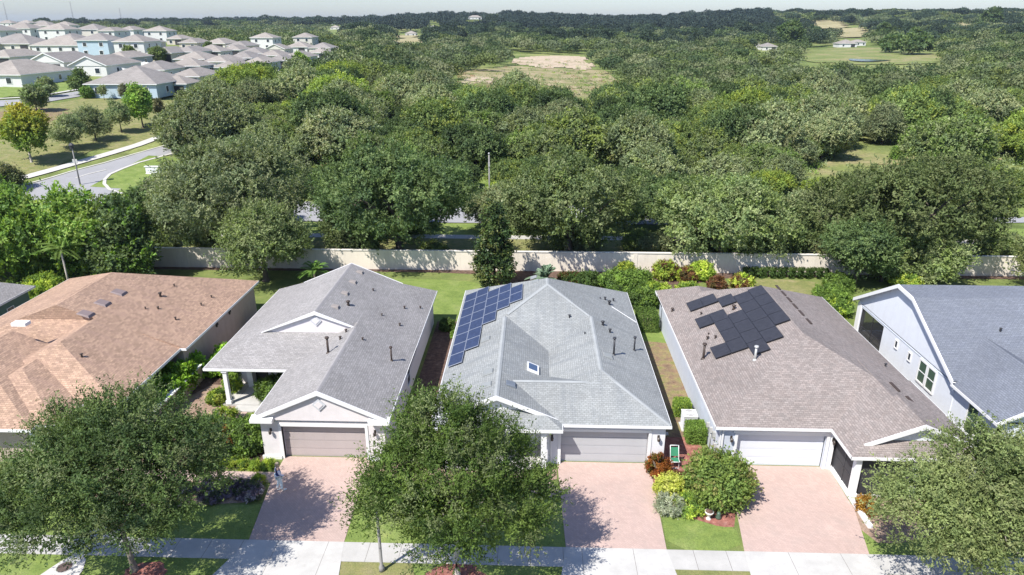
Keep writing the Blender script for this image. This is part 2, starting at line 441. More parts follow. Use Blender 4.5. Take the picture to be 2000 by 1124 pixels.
sheet('front_lawn', [(-8.86, 26.12), (1.67, 26.12), (1.6, 31.0), (-9.05, 30.0)], M['lawn_bright'], .016)
sheet('front_lawn', [(-30, 26.12), (-13.46, 26.12), (-13.8, 28.7), (-16.5, 28.5), (-19, 27.9), (-22, 28.4), (-30, 28.4)], M['lawn_bright'], .016)
sheet('front_lawn', smooth_poly([(6.42, 26.12), (9.98, 26.12), (10.05, 27.9), (9.1, 27.9), (8.3, 28.25), (7.6, 28.65), (6.6, 28.75)], 1), M['lawn_bright'], .020)
sheet('front_lawn', [(15.7, 26.12), (40, 26.12), (40, 29.2), (15.9, 29.0)], M['lawn_bright'], .016)
sheet('back_lawn', smooth_poly([(-11.5, 53.2), (-5, 52.0), (-3.9, 57), (-4.6, 61.5), (-9, 62.2), (-16, 62.4), (-17.5, 57)], 2), M['lawn_bright'], .016)
sheet('back_lawn', smooth_poly([(16.5, 54), (25, 52.5), (28.5, 58), (27.5, 63), (22, 63.4), (17.5, 62.0)], 2), M['lawn_dry'], .016)
sheet('side_lawn', [(7.35, 48.2), (10.3, 48.2), (10.3, 56.5), (7.35, 56.5)], M['lawn_bright'], .018)
# beds
sheet('mulch_bed', [(-62, 64.0), (-16, 64.2), (-9, 64.1), (-4.4, 63.6), (-3.2, 60.6), (1.0, 60.0), (5, 59.2), (14, 60.6), (17.0, 63.0), (22, 64.1), (62, 64.0), (62, 64.9), (-62, 64.9)], M['mulch'], .020)
sheet('mulch_bed', [(-23.2, 32.5), (-20.6, 32.5), (-20.6, 52), (-23.2, 54)], M['mulch'], .022)
sheet('mulch_bed', smooth_poly([(-23.2, 31.9), (-18.7, 31.7), (-18.2, 34), (-19.2, 38.5), (-18.2, 41), (-23.0, 41)], 1), M['soil'], .026)
sheet('mulch_bed', [(-18.0, 31.6), (-15.0, 31.6), (-15.0, 38), (-17.2, 38.2)], M['mulch'], .026)
sheet('mulch_bed', smooth_poly([(-23, 28.6), (-19, 28.1), (-16.5, 28.6), (-14.0, 28.9), (-14.1, 30.4), (-17, 30.6), (-23, 30.6)], 1), M['soil'], .028)
sheet('mulch_bed', [(-7.9, 32.3), (-5.3, 32.3), (-5.4, 52.2), (-7.9, 52.2)], M['mulch'], .022)
sheet('mulch_bed', smooth_poly([(-9.3, 30.4), (-4, 30.6), (1.4, 30.9), (1.4, 32.6), (-9.2, 32.8)], 1), M['soil'], .024)
sheet('mulch_bed', smooth_poly([(6.55, 28.6), (7.7, 28.5), (8.6, 28.1), (9.3, 27.75), (10.2, 27.8), (10.9, 32.6), (9.9, 33), (9.9, 37.5), (8.3, 37.5), (7.4, 33), (6.6, 32.6)], 1), M['mulch_red'], .026)
sheet('dry_bed', [(7.35, 35.6), (10.3, 35.6), (10.3, 48.6), (7.35, 49.2)], M['drybed'], .030)
sheet('mulch_bed', [(23.0, 30), (25.4, 30), (25.4, 52), (23.0, 52)], M['mulch'], .022)
sheet('mulch_bed', smooth_poly([(16.0, 26.9), (18, 26.9), (22, 28.6), (22, 30.5), (16.4, 30.5)], 1), M['soil'], .024)
def ringbed(x, y, r):
    sheet('tree_mulch', [(x+r*cos(t*pi/10)*(1+.1*sin(t*2.3)), y+r*.8*sin(t*pi/10)*(1+.1*cos(t*1.7))) for t in range(20)], M['mulch_red'], .024)
ringbed(-3.3, 23.9, 1.35); ringbed(-17.3, 23.8, .95); ringbed(19.6, 24.0, .9)
# pavement, aprons, drives
sheet('sidewalk', [(-62, 24.85), (62, 24.85), (62, 26.1), (-62, 26.1)], M['concrete'], .034, .03)
def apron(a, b, c, d): sheet('driveway_apron', [(a, 26.1), (b, 26.1), (c, 21.66), (d, 21.66)][::-1], M['concrete2'], .040)
apron(-13.44, -8.86, -8.2, -14.9); apron(1.67, 6.39, 6.9, 1.0); apron(10.0, 15.58, 16.9, 9.6)
sheet('driveway', [(-14.02, 32.9), (-14.0, 30.6), (-13.44, 26.1), (-8.86, 26.1), (-9.1, 32.9)], M['pavers'], .036)
sheet('driveway', [(1.45, 32.9), (1.67, 26.1), (6.39, 26.1), (6.62, 32.9)], M['pavers'], .036)
sheet('driveway', [(10.95, 32.9), (10.0, 26.1), (15.75, 26.1), (16.42, 29.3), (16.46, 32.9)], M['pavers'], .036)
sheet('front_path', [(-23.5, 30.55), (-14.0, 30.5), (-14.02, 31.4), (-23.5, 31.45)], M['pavers'], .034)
sheet('front_path', [gp(*p) for p in ((447, 858), (488, 800), (462, 797), (415, 850))], M['pavers'], .038)
sheet('front_path', smooth_poly([(-1.6, 31.9), (.2, 31.9), (1.5, 30.5), (1.55, 29.6), (-.8, 30.4)], 1), M['pavers'], .034)
sheet('utility_path', smooth_poly([(-21.3, 24.86), (-21.9, 23.6), (-22.6, 21.7), (-20.4, 21.7), (-20.05, 23.6), (-20.55, 24.86)], 1), M['concrete3'], .036)
sheet('cross_path', [(-21.4, 26.1), (-20.0, 26.1), (-20.1, 28.0), (-21.2, 28.0)], M['concrete3'], .030)

# ------------------------------------------------------------------ house kit
EAVE = 2.75; FT = .17
def roofblock(R, F, G, x0, x1, y0, y1, p, front=('hip', None), back=('hip', None), ze=EAVE, axis='y', dz=0.0, soffit=True, rake=.32):
    """hip / gable / dutch block with ridge along axis. R roof faces, F white fascia & soffit, G gable infill"""
    def W(x, y, z): return (x, y, z+dz) if axis == 'y' else (y, x, z+dz)
    hw = (x1-x0)/2; xr = (x0+x1)/2; zr = ze+p*hw
    def end(kind, yy, s):
        k, a = kind[0], kind[1]
        if k == 'hip': return yy+s*(a if a is not None else hw)
        if k == 'dutch': return yy+s*a
        return yy
    ya = end(front, y0, 1); yb = end(back, y1, -1)
    kf = front[2] if front[0] == 'dutch' else 0; kb = back[2] if back[0] == 'dutch' else 0
    L = [(x0, y0, ze)]; Rr = [(x1, y0, ze)]
    if kf: L.append((x0+kf, ya, ze+p*kf)); Rr.append((x1-kf, ya, ze+p*kf))
    L += [(xr, ya, zr), (xr, yb, zr)]; Rr += [(xr, ya, zr), (xr, yb, zr)]
    if kb: L.append((x0+kb, yb, ze+p*kb)); Rr.append((x1-kb, yb, ze+p*kb))
    L.append((x0, y1, ze)); Rr.append((x1, y1, ze))
    fl = axis == 'y'
    def P(mb, pts, flip=False):
        q = [W(*t) for t in pts]
        if flip == fl: q = q[::-1]
        mb.poly(q)
    P(R, L, fl); P(R, Rr, not fl)
    for kind, yy, ye, s in ((front, y0, ya, 1), (back, y1, yb, -1)):
        if kind[0] == 'hip': P(R, [(x0, yy, ze), (x1, yy, ze), (xr, ye, zr)])
        elif kind[0] == 'dutch':
            k = kind[2]
            P(R, [(x0, yy, ze), (x1, yy, ze), (x1-k, ye, ze+p*k), (x0+k, ye, ze+p*k)])
            yw = ye+s*rake; gi = G if G is not None else R
            P(G, [(x0+k+.1, yw, ze+p*k-.1), (x1-k-.1, yw, ze+p*k-.1), (x1-k-.1, yw, ze+p*(k+.1)-.03), (xr, yw, zr-.03), (x0+k+.1, yw, ze+p*(k+.1)-.03)])
            P(R, [(x0+k, ye, ze+p*k), (x1-k, ye, ze+p*k), (x1-k, ye+s*(rake+.05), ze+p*k+.03), (x0+k, ye+s*(rake+.05), ze+p*k+.03)])
            for xa, xb in ((x0+k, xr), (x1-k, xr)):
                za, zb = ze+p*k, zr
                F.prism([W(xa, ye-s*.03, za+.03), W(xb, ye-s*.03, zb+.03), W(xb, ye-s*.03, zb-.22), W(xa, ye-s*.03, za-.02)], [W(xa, ye+s*.03, za+.03), W(xb, ye+s*.03, zb+.03), W(xb, ye+s*.03, zb-.22), W(xa, ye+s*.03, za-.02)])
        elif kind[0] == 'gable':
            # wall infill set back, rake boards, slab underside
            yw = yy+s*rake
            P(G, [(x0+.05, yw, ze-FT), (x1-.05, yw, ze-FT), (x1-.05, yw, ze-.03), (xr, yw, zr-.03), (x0+.05, yw, ze-.03)])
            for xa, xb in ((x0, xr), (x1, xr)):
                za, zb = ze, zr; q = [W(xa, yy-s*.03, za+.03), W(xb, yy-s*.03, zb+.03), W(xb, yy-s*.03, zb-.24), W(xa, yy-s*.03, za-.2)]
                q2 = [W(xa, yy+s*.03, za+.03), W(xb, yy+s*.03, zb+.03), W(xb, yy+s*.03, zb-.24), W(xa, yy+s*.03, za-.2)]
                F.prism(q, q2)
                # underside of the overhang
                F.poly([W(xa, yy+s*.02, za-.1), W(xb, yy+s*.02, zb-.1), W(xb, yw, zb-.1), W(xa, yw, za-.1)])
    # fascia boards along eaves
    th = .05
    def eb(xa, ya_, xb, yb_):
        a = W(xa, ya_, 0); b = W(xb, yb_, 0)
        F.box(min(a[0], b[0]), max(a[0], b[0]), min(a[1], b[1]), max(a[1], b[1]), ze-FT+dz, ze+dz-.004)
        # gutter lip
    eb(x0-.03, y0, x0+th, y1); eb(x1-th, y0, x1+.03, y1)
    if front[0] in ('hip', 'dutch'): eb(x0-.03, y0-.03, x1+.03, y0+th)
    if back[0] in ('hip', 'dutch'): eb(x0-.03, y1-th, x1+.03, y1+.03)
    if soffit:
        ya2 = y0+(rake if front[0] == 'gable' else 0)+.06; yb2 = y1-(rake if back[0] == 'gable' else 0)-.06
        P(F, [(x0+th, ya2, ze-FT+.02), (x1-th, ya2, ze-FT+.02), (x1-th, yb2, ze-FT+.02), (x0+th, yb2, ze-FT+.02)])

def slab(mb, axis, a0, a1, pos, thick, z0, z1, openings=()):
    """wall with rectangular openings; axis 'x': runs along X at y=pos..pos+thick"""
    def B(p, q, r, s):
        if q-p < .005 or s-r < .005: return
        if axis == 'x': mb.box(p, q, pos, pos+thick, r, s)
        else: mb.box(pos, pos+thick, p, q, r, s)
    cur = a0
    for (oa, ob, oz0, oz1) in sorted(openings):
        B(cur, oa, z0, z1); B(oa, ob, z0, oz0); B(oa, ob, oz1, z1); cur = ob
    B(cur, a1, z0, z1)

def window(parent, axis, pos, sgn, a0, a1, z0, z1, panes=1, glass='darkglass', rails=1, fw=.09):
    """window on a wall face at coordinate pos, facing sgn along the other axis"""
    d = .05*sgn; fr = MB()
    def B(mb, p, q, r, s, e0, e1):
        if axis == 'x': mb.box(p, q, pos+e0, pos+e1, r, s)
        else: mb.box(pos+e0, pos+e1, p, q, r, s)
    B(fr, a0-fw, a0, z0-fw, z1+fw, -.01*sgn, d); B(fr, a1, a1+fw, z0-fw, z1+fw, -.01*sgn, d)
    B(fr, a0, a1, z0-fw, z0, -.01*sgn, d*1.3); B(fr, a0, a1, z1, z1+fw, -.01*sgn, d)
    for i in range(1, panes):
        c = a0+(a1-a0)*i/panes; B(fr, c-.04, c+.04, z0, z1, 0, d*.9)
    for j in range(rails):
        c = z0+(z1-z0)*(j+1)/(rails+1); B(fr, a0, a1, c-.025, c+.025, 0, d*.7)
    w = fr.build('window', M['trim'], parent)
    g = MB(); B(g, a0, a1, z0, z1, 0, .012*sgn); g.build('pane', M[glass], w)
    return w
def garage_door(parent, x0, x1, y, mat, z1=2.15, rows=4):
    mb = MB(); h = z1/rows
    for i in range(rows):
        a = i*h; mb.box(x0, x1, y, y+.05, a+.012, a+h-.012); mb.box(x0, x1, y+.02, y+.05, a-.012, a+.012)
        n = 8; w = (x1-x0)/n
        for j in range(n):   # pressed panels
            mb.box(x0+j*w+.07, x0+(j+1)*w-.07, y-.003, y, a+.08, a+h-.08)
    return mb.build('garage_door', mat, parent)
def door_trim(parent, x0, x1, y, z1=2.15, w=.16, mat=None):
    mb = MB(); mb.box(x0-w, x0, y-.04, y+.02, 0, z1+w); mb.box(x1, x1+w, y-.04, y+.02, 0, z1+w); mb.box(x0, x1, y-.04, y+.02, z1, z1+w)
    return mb.build('door_trim', mat or M['trim'], parent)
def wall_lamp(parent, x, y, z, face='y'):
    mb = MB(); mb.box(x-.06, x+.06, y-.02, y, z-.1, z+.1); mb.tube([(x, y-.02, z+.05), (x, y-.16, z+.12), (x, y-.16, z+.02)], [.015]*3, 6)
    mb.lathe((x, y-.16, z-.22), [(.03, 0), (.075, .03), (.09, .2), (.03, .27)], 8, False)
    return mb.build('wall_lamp', M['lampmetal'], parent)
def vent_pipe(parent, x, y, z, h=.95, r=.05, mat=None):
    mb = MB(); mb.tube([(x, y, z-.15), (x, y, z+h)], [r, r], 10); mb.tube([(x, y, z+h), (x, y, z+h+.05), (x, y, z+h+.13)], [r*1.1, r*2.0, r*1.7], 10)
    mb.tube([(x, y, z-.1), (x, y, z+.07)], [r*2.4, r*1.3], 10)
    return mb.build('vent_pipe', mat or M['dark'], parent)
def roof_vent(parent, x, y, z, mat=None, s=1.0, pitch=.42, sx=1, box=False):
    """small goose-neck / box vent sitting on a slope (sx: +1 if the roof falls towards +X)"""
    mb = MB()
    if box:
        w = .42*s
        def zz(a): return z-sx*pitch*(a-x)
        v = [(x-w, y-w*.9, zz(x-w)+.01), (x+w, y-w*.9, zz(x+w)+.01), (x+w, y+w*.9, zz(x+w)+.01), (x-w, y+w*.9, zz(x-w)+.01)]
        u = [(x-w*(.9 if sx > 0 else .8), y-w*.75, zz(x-w)+.05+.09*(sx < 0)), (x+w*.8, y-w*.75, zz(x+w)+.05+.12*(sx > 0)), (x+w*.8, y+w*.75, zz(x+w)+.05+.12*(sx > 0)), (x-w*.8, y+w*.75, zz(x-w)+.05+.09*(sx < 0))]
        mb.prism(v, u)
    else:
        s *= .8
        mb.tube([(x, y, z-.05), (x, y, z+.10*s), (x, y, z+.22*s)], [.10*s, .07*s, .07*s], 8)
        mb.tube([(x, y, z+.20*s), (x, y, z+.27*s), (x, y, z+.30*s)], [.11*s, .13*s, .06*s], 8)
    return mb.build('roof_vent', mat or M['dark'], parent)
def downspout(parent, x, y, ze=EAVE, lean=.0):
    mb = MB(); mb.box(x-.04, x+.04, y-.03, y+.03, .1, ze-FT); mb.box(x-.04, x+.04, y-.22, y-.03, .04, .12)
    return mb.build('downspout', M['trim'], parent)
def ridge_caps(parent, segs, mat):
    mb = MB()
    for a, b in segs:
        a = Vector(a)+Vector((0, 0, .012)); b = Vector(b)+Vector((0, 0, .012)); d_ = (b-a); sd = Vector((-d_.y, d_.x, 0)).normalized()*.13
        dr = Vector((0, 0, .13*(.42 if abs(d_.z) < .05 else .28)))
        mb.poly([a, b, b+sd-dr, a+sd-dr]); mb.poly([a, a-sd-dr, b-sd-dr, b])
    return mb.build('ridge_cap', mat, parent)
def panel(parent, quadpts, blue=True):
    """solar panel from 4 corner points on the roof plane (lifted)"""
    a, b, c, d = [Vector(q) for q in quadpts]; n = (b-a).cross(d-a).normalized()
    if n.z < 0: n = -n
    L = .09; T = .04; mb = MB(); ce = (a+b+c+d)/4
    q = [p+(ce-p).normalized()*.012+n*L for p in (a, b, c, d)]
    mb.prism([p for p in q], [p+n*T for p in q])
    fr = mb.build('solar_panel', M['pvframe' if blue else 'pvframe_black'], parent)
    m2 = MB(); q2 = [p+(ce+n*L-p).normalized()*(.04 if blue else .022)+n*(T+.003) for p in q]
    m2.poly(q2) if (q2[1]-q2[0]).cross(q2[2]-q2[1]).z > 0 else m2.poly(q2[::-1])
    m2.build('solar_cells', M['pv' if blue else 'pvblack'], fr)

def pvmat(name, base, line, ls, spec):
    m, nt, b, o = newmat(name); uv = uvout(nt)
    t = nt.nodes.new('ShaderNodeTexBrick'); nt.links.new(uv, t.inputs['Vector']); t.offset = 0
    t.inputs['Scale'].default_value = 1; t.inputs['Brick Width'].default_value = .158; t.inputs['Row Height'].default_value = .158; t.inputs['Mortar Size'].default_value = ls
    t.inputs['Color1'].default_value = tuple(base)+(1,); t.inputs['Color2'].default_value = tuple(x*1.3 for x in base)+(1,); t.inputs['Mortar'].default_value = tuple(line)+(1,)
    nt.links.new(t.outputs['Color'], b.inputs['Base Color']); b.inputs['Roughness'].default_value = .42; b.inputs['Specular IOR Level'].default_value = spec
    return m
M['pv'] = pvmat('blue_solar_cells', (.03, .043, .09), (.042, .055, .10), .004, .3)
M['pvblack'] = pvmat('black_solar_cells', (.030, .030, .036), (.036, .036, .044), .003, .3)
M['pvframe'] = plain('silver_panel_frame', (.30, .33, .40), .45, .03, metal=.2, fine=0)
M['pvframe_black'] = plain('black_panel_frame', (.02, .02, .024), .4, .05, fine=0)

def finish(parent, R, F, G, roofm, gm):
    r = R.build('roof', roofm, parent)
    F.build('fascia', M['trim'], parent)
    for f in G.f: MB().poly([G.v[i] for i in f]).build('gable', gm, parent)
    return r

# ---- house with terracotta roof
def house_terracotta():
    h = root('brick_roof_house', 'tan house with terracotta shingle roof, leftmost whole house', 'house', (-31.3, 40, 0))
    R, F, G = MB(), MB(), MB(); p = .37
    roofblock(R, F, G, -39.5, -23.2, 41.0, 54.0, p, ('hip', .01), ('hip', 6.6), rake=.3)
    roofblock(R, F, G, -39.6, -23.9, 36.9, 45.5, p, ('hip', 6.0), ('none', 0), dz=-.006)
    roofblock(R, F, G, -34.0, -23.6, 33.64, 41.2, .42, ('hip', 3.6), ('none', 0), dz=-.010)
    roofblock(R, F, G, -33.6, -25.75, 31.5, 38, .40, ('hip', 3.4), ('none', 0), dz=-.014)
    roofblock(R, F, G, -38.5, -26.85, 31.0, 38.5, .40, ('hip', 4.6), ('none', 0), dz=-.018)
    finish(h, R, F, G, M['roof_terra'], M['stucco_tan'])
    w = MB(); zt = EAVE-FT+.01
    slab(w, 'y', 41.2, 53.6, -23.75, .2, 0, zt)
    slab(w, 'x', -39, -23.75, 53.4, .2, 0, zt); slab(w, 'y', 31.6, 53.4, -39.0, .2, 0, zt)
    slab(w, 'x', -25.2, -23.75, 41.2, .2, 0, zt)
    slab(w, 'y', 34.0, 41.2, -25.2, .2, 0, zt, [(35.0, 36.4, .8, 2.2), (37.6, 40.4, .1, 2.2)])
    slab(w, 'x', -26.6, -25.2, 34.0, .2, 0, zt); slab(w, 'y', 31.9, 34.0, -26.6, .2, 0, zt)
    slab(w, 'x', -38.8, -26.6, 31.9, .2, 0, zt, [(-36, -30.2, 0, 2.2)])
    w.build('wall', M['stucco_tan'], h)
    garage_door(h, -36, -30.2, 32.05, M['door_taupe'], 2.2)
    window(h, 'y', -25.02, 1, 35.0, 36.4, .8, 2.2, 2); window(h, 'y', -25.02, 1, 37.6, 40.4, .1, 2.2, 3, 'darkglass', 0)
    for x, y in ((-24.15, 37.2), (-27.0, 31.3)): c = MB(); c.box(x-.13, x+.13, y-.13, y+.13, 0, zt); c.build('column', M['trim'], h)
    def rs(x, pp=p): return EAVE+pp*(-23.2-x)
    for y in (45.0, 43.0, 41.1): roof_vent(h, -29.55, y, rs(-29.55), M['vent_lilac'], 1.0, p, 1, True)
    roof_vent(h, -27.7, 37.7, EAVE+p*(-23.9+27.7)+.05, M['vent_lilac'], 1.0, p, 1, True)
    for x, y, s in ((-27.42, 48.46, .8), (-27.41, 46.36, 1.4), (-26.71, 44.6, .9), (-27.3, 44.07, .7), (-24.78, 48.66, .8), (-24.83, 47.04, .8), (-25.25, 44.0, .9), (-27.63, 39.86, 1.0), (-27.3, 39.7, .8)):
        roof_vent(h, x, y, rs(x) if y > 41 else EAVE+p*(-23.9-x), M['brownmetal'], s)
    roof_vent(h, -27.2, 36.6, EAVE+.42*3.6, M['brownmetal'], 1)
    wall_lamp(h, -23.5, 48.7, 2.2); wall_lamp(h, -23.5, 46.4, 2.15)
    # white solar tube near the frame edge
    mb = MB(); mb.box(-31.9, -31.0, 37.6, 38.1, 5.75, 5.95); mb.build('skylight', M['trim'], h)
M['vent_lilac'] = plain('grey_violet_vent', (.20, .155, .15), .6, .05)
house_terracotta()

# ---- grey roof, pale pink walls, taupe garage door
def house_pink():
    h = root('gabled_house', 'pale pink house with grey shingle roof and two front gables, taupe garage door', 'house', (-14.3, 42, 0))
    R, F, G = MB(), MB(), MB(); p = .42; Rx = -7.83
    roofblock(R, F, G, -20.75, Rx, 38.2, 52.15, p, ('dutch', 2.95, 2.75), ('dutch', 1.25, 2.5), rake=.14)
    roofblock(R, F, G, -15.45, Rx, 32.45, 41.8, .46, ('gable', 0), ('none', 0), dz=.006, rake=.16)
    finish(h, R, F, G, M['roof_grey'], M['stucco_pink'])
    # eave returns on the garage gable
    for x0, x1 in ((-15.5, -14.25), (-8.95, -7.78)):
        rt = MB()
        rt.box(x0, x1, 32.28, 32.75, EAVE-.2, EAVE-.02)
        rt.add([(x0, 32.28, EAVE-.02), (x1, 32.28, EAVE-.02), (x1, 32.72, EAVE+.10), (x0, 32.72, EAVE+.10)], [(0, 1, 2, 3)])
        rt.build('eave_return', M['trim'], h)
    w = MB(); zt = EAVE-FT+.01
    slab(w, 'x', -15.1, -8.15, 32.72, .2, 0, zt, [(-13.95, -9.25, 0, 2.15)])
    slab(w, 'y', 32.92, 41.1, -15.1, .2, 0, zt); slab(w, 'y', 32.92, 51.8, -8.35, .2, 0, zt, [(39.6, 40.5, .9, 2.1)])
    slab(w, 'x', -20.2, -8.35, 51.6, .2, 0, zt); slab(w, 'y', 41.1, 51.6, -20.2, .2, 0, zt)
    slab(w, 'x', -20.0, -14.9, 41.1, .2, 0, zt, [(-18.9, -17.9, 0, 2.1), (-17.2, -15.6, .4, 2.2)])
    w.build('wall', M['stucco_pink'], h)
    b = MB(); b.box(-15.2, -14.1, 32.62, 32.74, 0, .22); b.build('wall_base', M['trim'], h); b = MB(); b.box(-9.1, -8.1, 32.62, 32.74, 0, .22); b.build('wall_base', M['trim'], h)
    tr = MB(); tr.box(-14.3, -8.9, 32.70, 32.735, 2.42, 2.47); tr.build('trim_band', M['stucco_greyband'], h)
    door_trim(h, -13.95, -9.25, 32.72); garage_door(h, -13.95, -9.25, 33.0, M['door_taupe'])
    for a, b in ((-13.97, -13.95), (-9.25, -9.23)): j = MB(); j.box(a, b, 32.73, 33.0, 0, 2.15); j.build('door_jamb', M['stucco_greyband'], h)
    window(h, 'x', 41.1, -1, -17.2, -15.6, .4, 2.2, 3, 'greenglass', 1)
    d = MB(); d.box(-18.9, -17.9, 41.14, 41.2, 0, 2.1); d.build('front_door', M['dark'], h)
    sf = MB(); sf.box(-19.9, -17.3, 38.25, 41.1, 0, .16); sf.box(-19.0, -16.6, 37.55, 38.25, 0, .09); sf.build('porch_floor', M['concrete2'], h)
    c = MB(); c.box(-19.62, -19.38, 38.28, 38.52, .16, zt); c.box(-19.68, -19.32, 38.22, 38.58, .16, .4); c.box(-19.68, -19.32, 38.22, 38.58, zt-.16, zt); c.build('column', M['trim'], h)
    c = MB(); c.box(-19.1, -18.75, 40.5, 41.1, .16, zt); c.build('porch_wall', M['trim'], h)
    # diamond louvres in the gables
    for (x, y, z, s) in ((-11.64, 32.60, 3.62, .38), (-14.29, 41.28, 4.78, .38)):
        v = MB(); v.prism([(x-s, y, z), (x, y, z-s), (x+s, y, z), (x, y, z+s)], [(x-s, y-.05, z), (x, y-.05, z-s), (x+s, y-.05, z), (x, y-.05, z+s)])
        o = v.build('gable_louvre', M['stucco_greyband'], h)
        v = MB(); s *= .62; v.prism([(x-s, y-.05, z), (x, y-.05, z-s), (x+s, y-.05, z), (x, y-.05, z+s)], [(x-s, y-.075, z), (x, y-.075, z-s), (x+s, y-.075, z), (x, y-.075, z+s)]); v.build('louvre_slats', M['stucco_pink'], o)
    wall_lamp(h, -14.55, 32.72, 1.9); wall_lamp(h, -8.7, 32.72, 1.9)
    def rs(x): return EAVE+p*(Rx-x)
    for y in (49.85, 47.7, 45.4, 42.9): roof_vent(h, -13.4, y, rs(-13.4), M['vent_tan'], .6, p, 1, True)
    for x, y, s in ((-12.79, 43.85, 1.5), (-11.92, 47.6, .8), (-9.47, 46.71, .9), (-8.49, 47.78, .8), (-10.6, 44.27, .7), (-9.28, 43.8, .9)): roof_vent(h, x, y, rs(x), M['brownmetal'], s)
    roof_vent(h, -10.87, 39.75, EAVE+.46*3.04, M['brownmetal'], .8)
    roof_vent(h, -12.29, 39.66, EAVE+.46*3.16, M['brownmetal'], 1); roof_vent(h, -12.17, 40.67, EAVE+.46*3.28, M['brownmetal'], 1)
    vent_pipe(h, -12.62, 38.05, EAVE+.46*2.83, .95, .07, M['brownmetal']); vent_pipe(h, -8.87, 38.73, EAVE+.46*1.04, .85, .055, M['brownmetal'])
    ridge_caps(h, [((-14.29, 41.2, EAVE+p*6.46), (-14.29, 50.9, EAVE+p*6.46)), ((-11.64, 32.5, EAVE+.46*3.81), (-11.64, 40.7, EAVE+.46*3.81))], M['cap_grey'])
    window(h, 'y', -8.14, 1, 39.6, 40.5, .9, 2.1, 1)
M['vent_tan'] = plain('tan_vent', (.27, .24, .22), .7, .05)
house_pink()

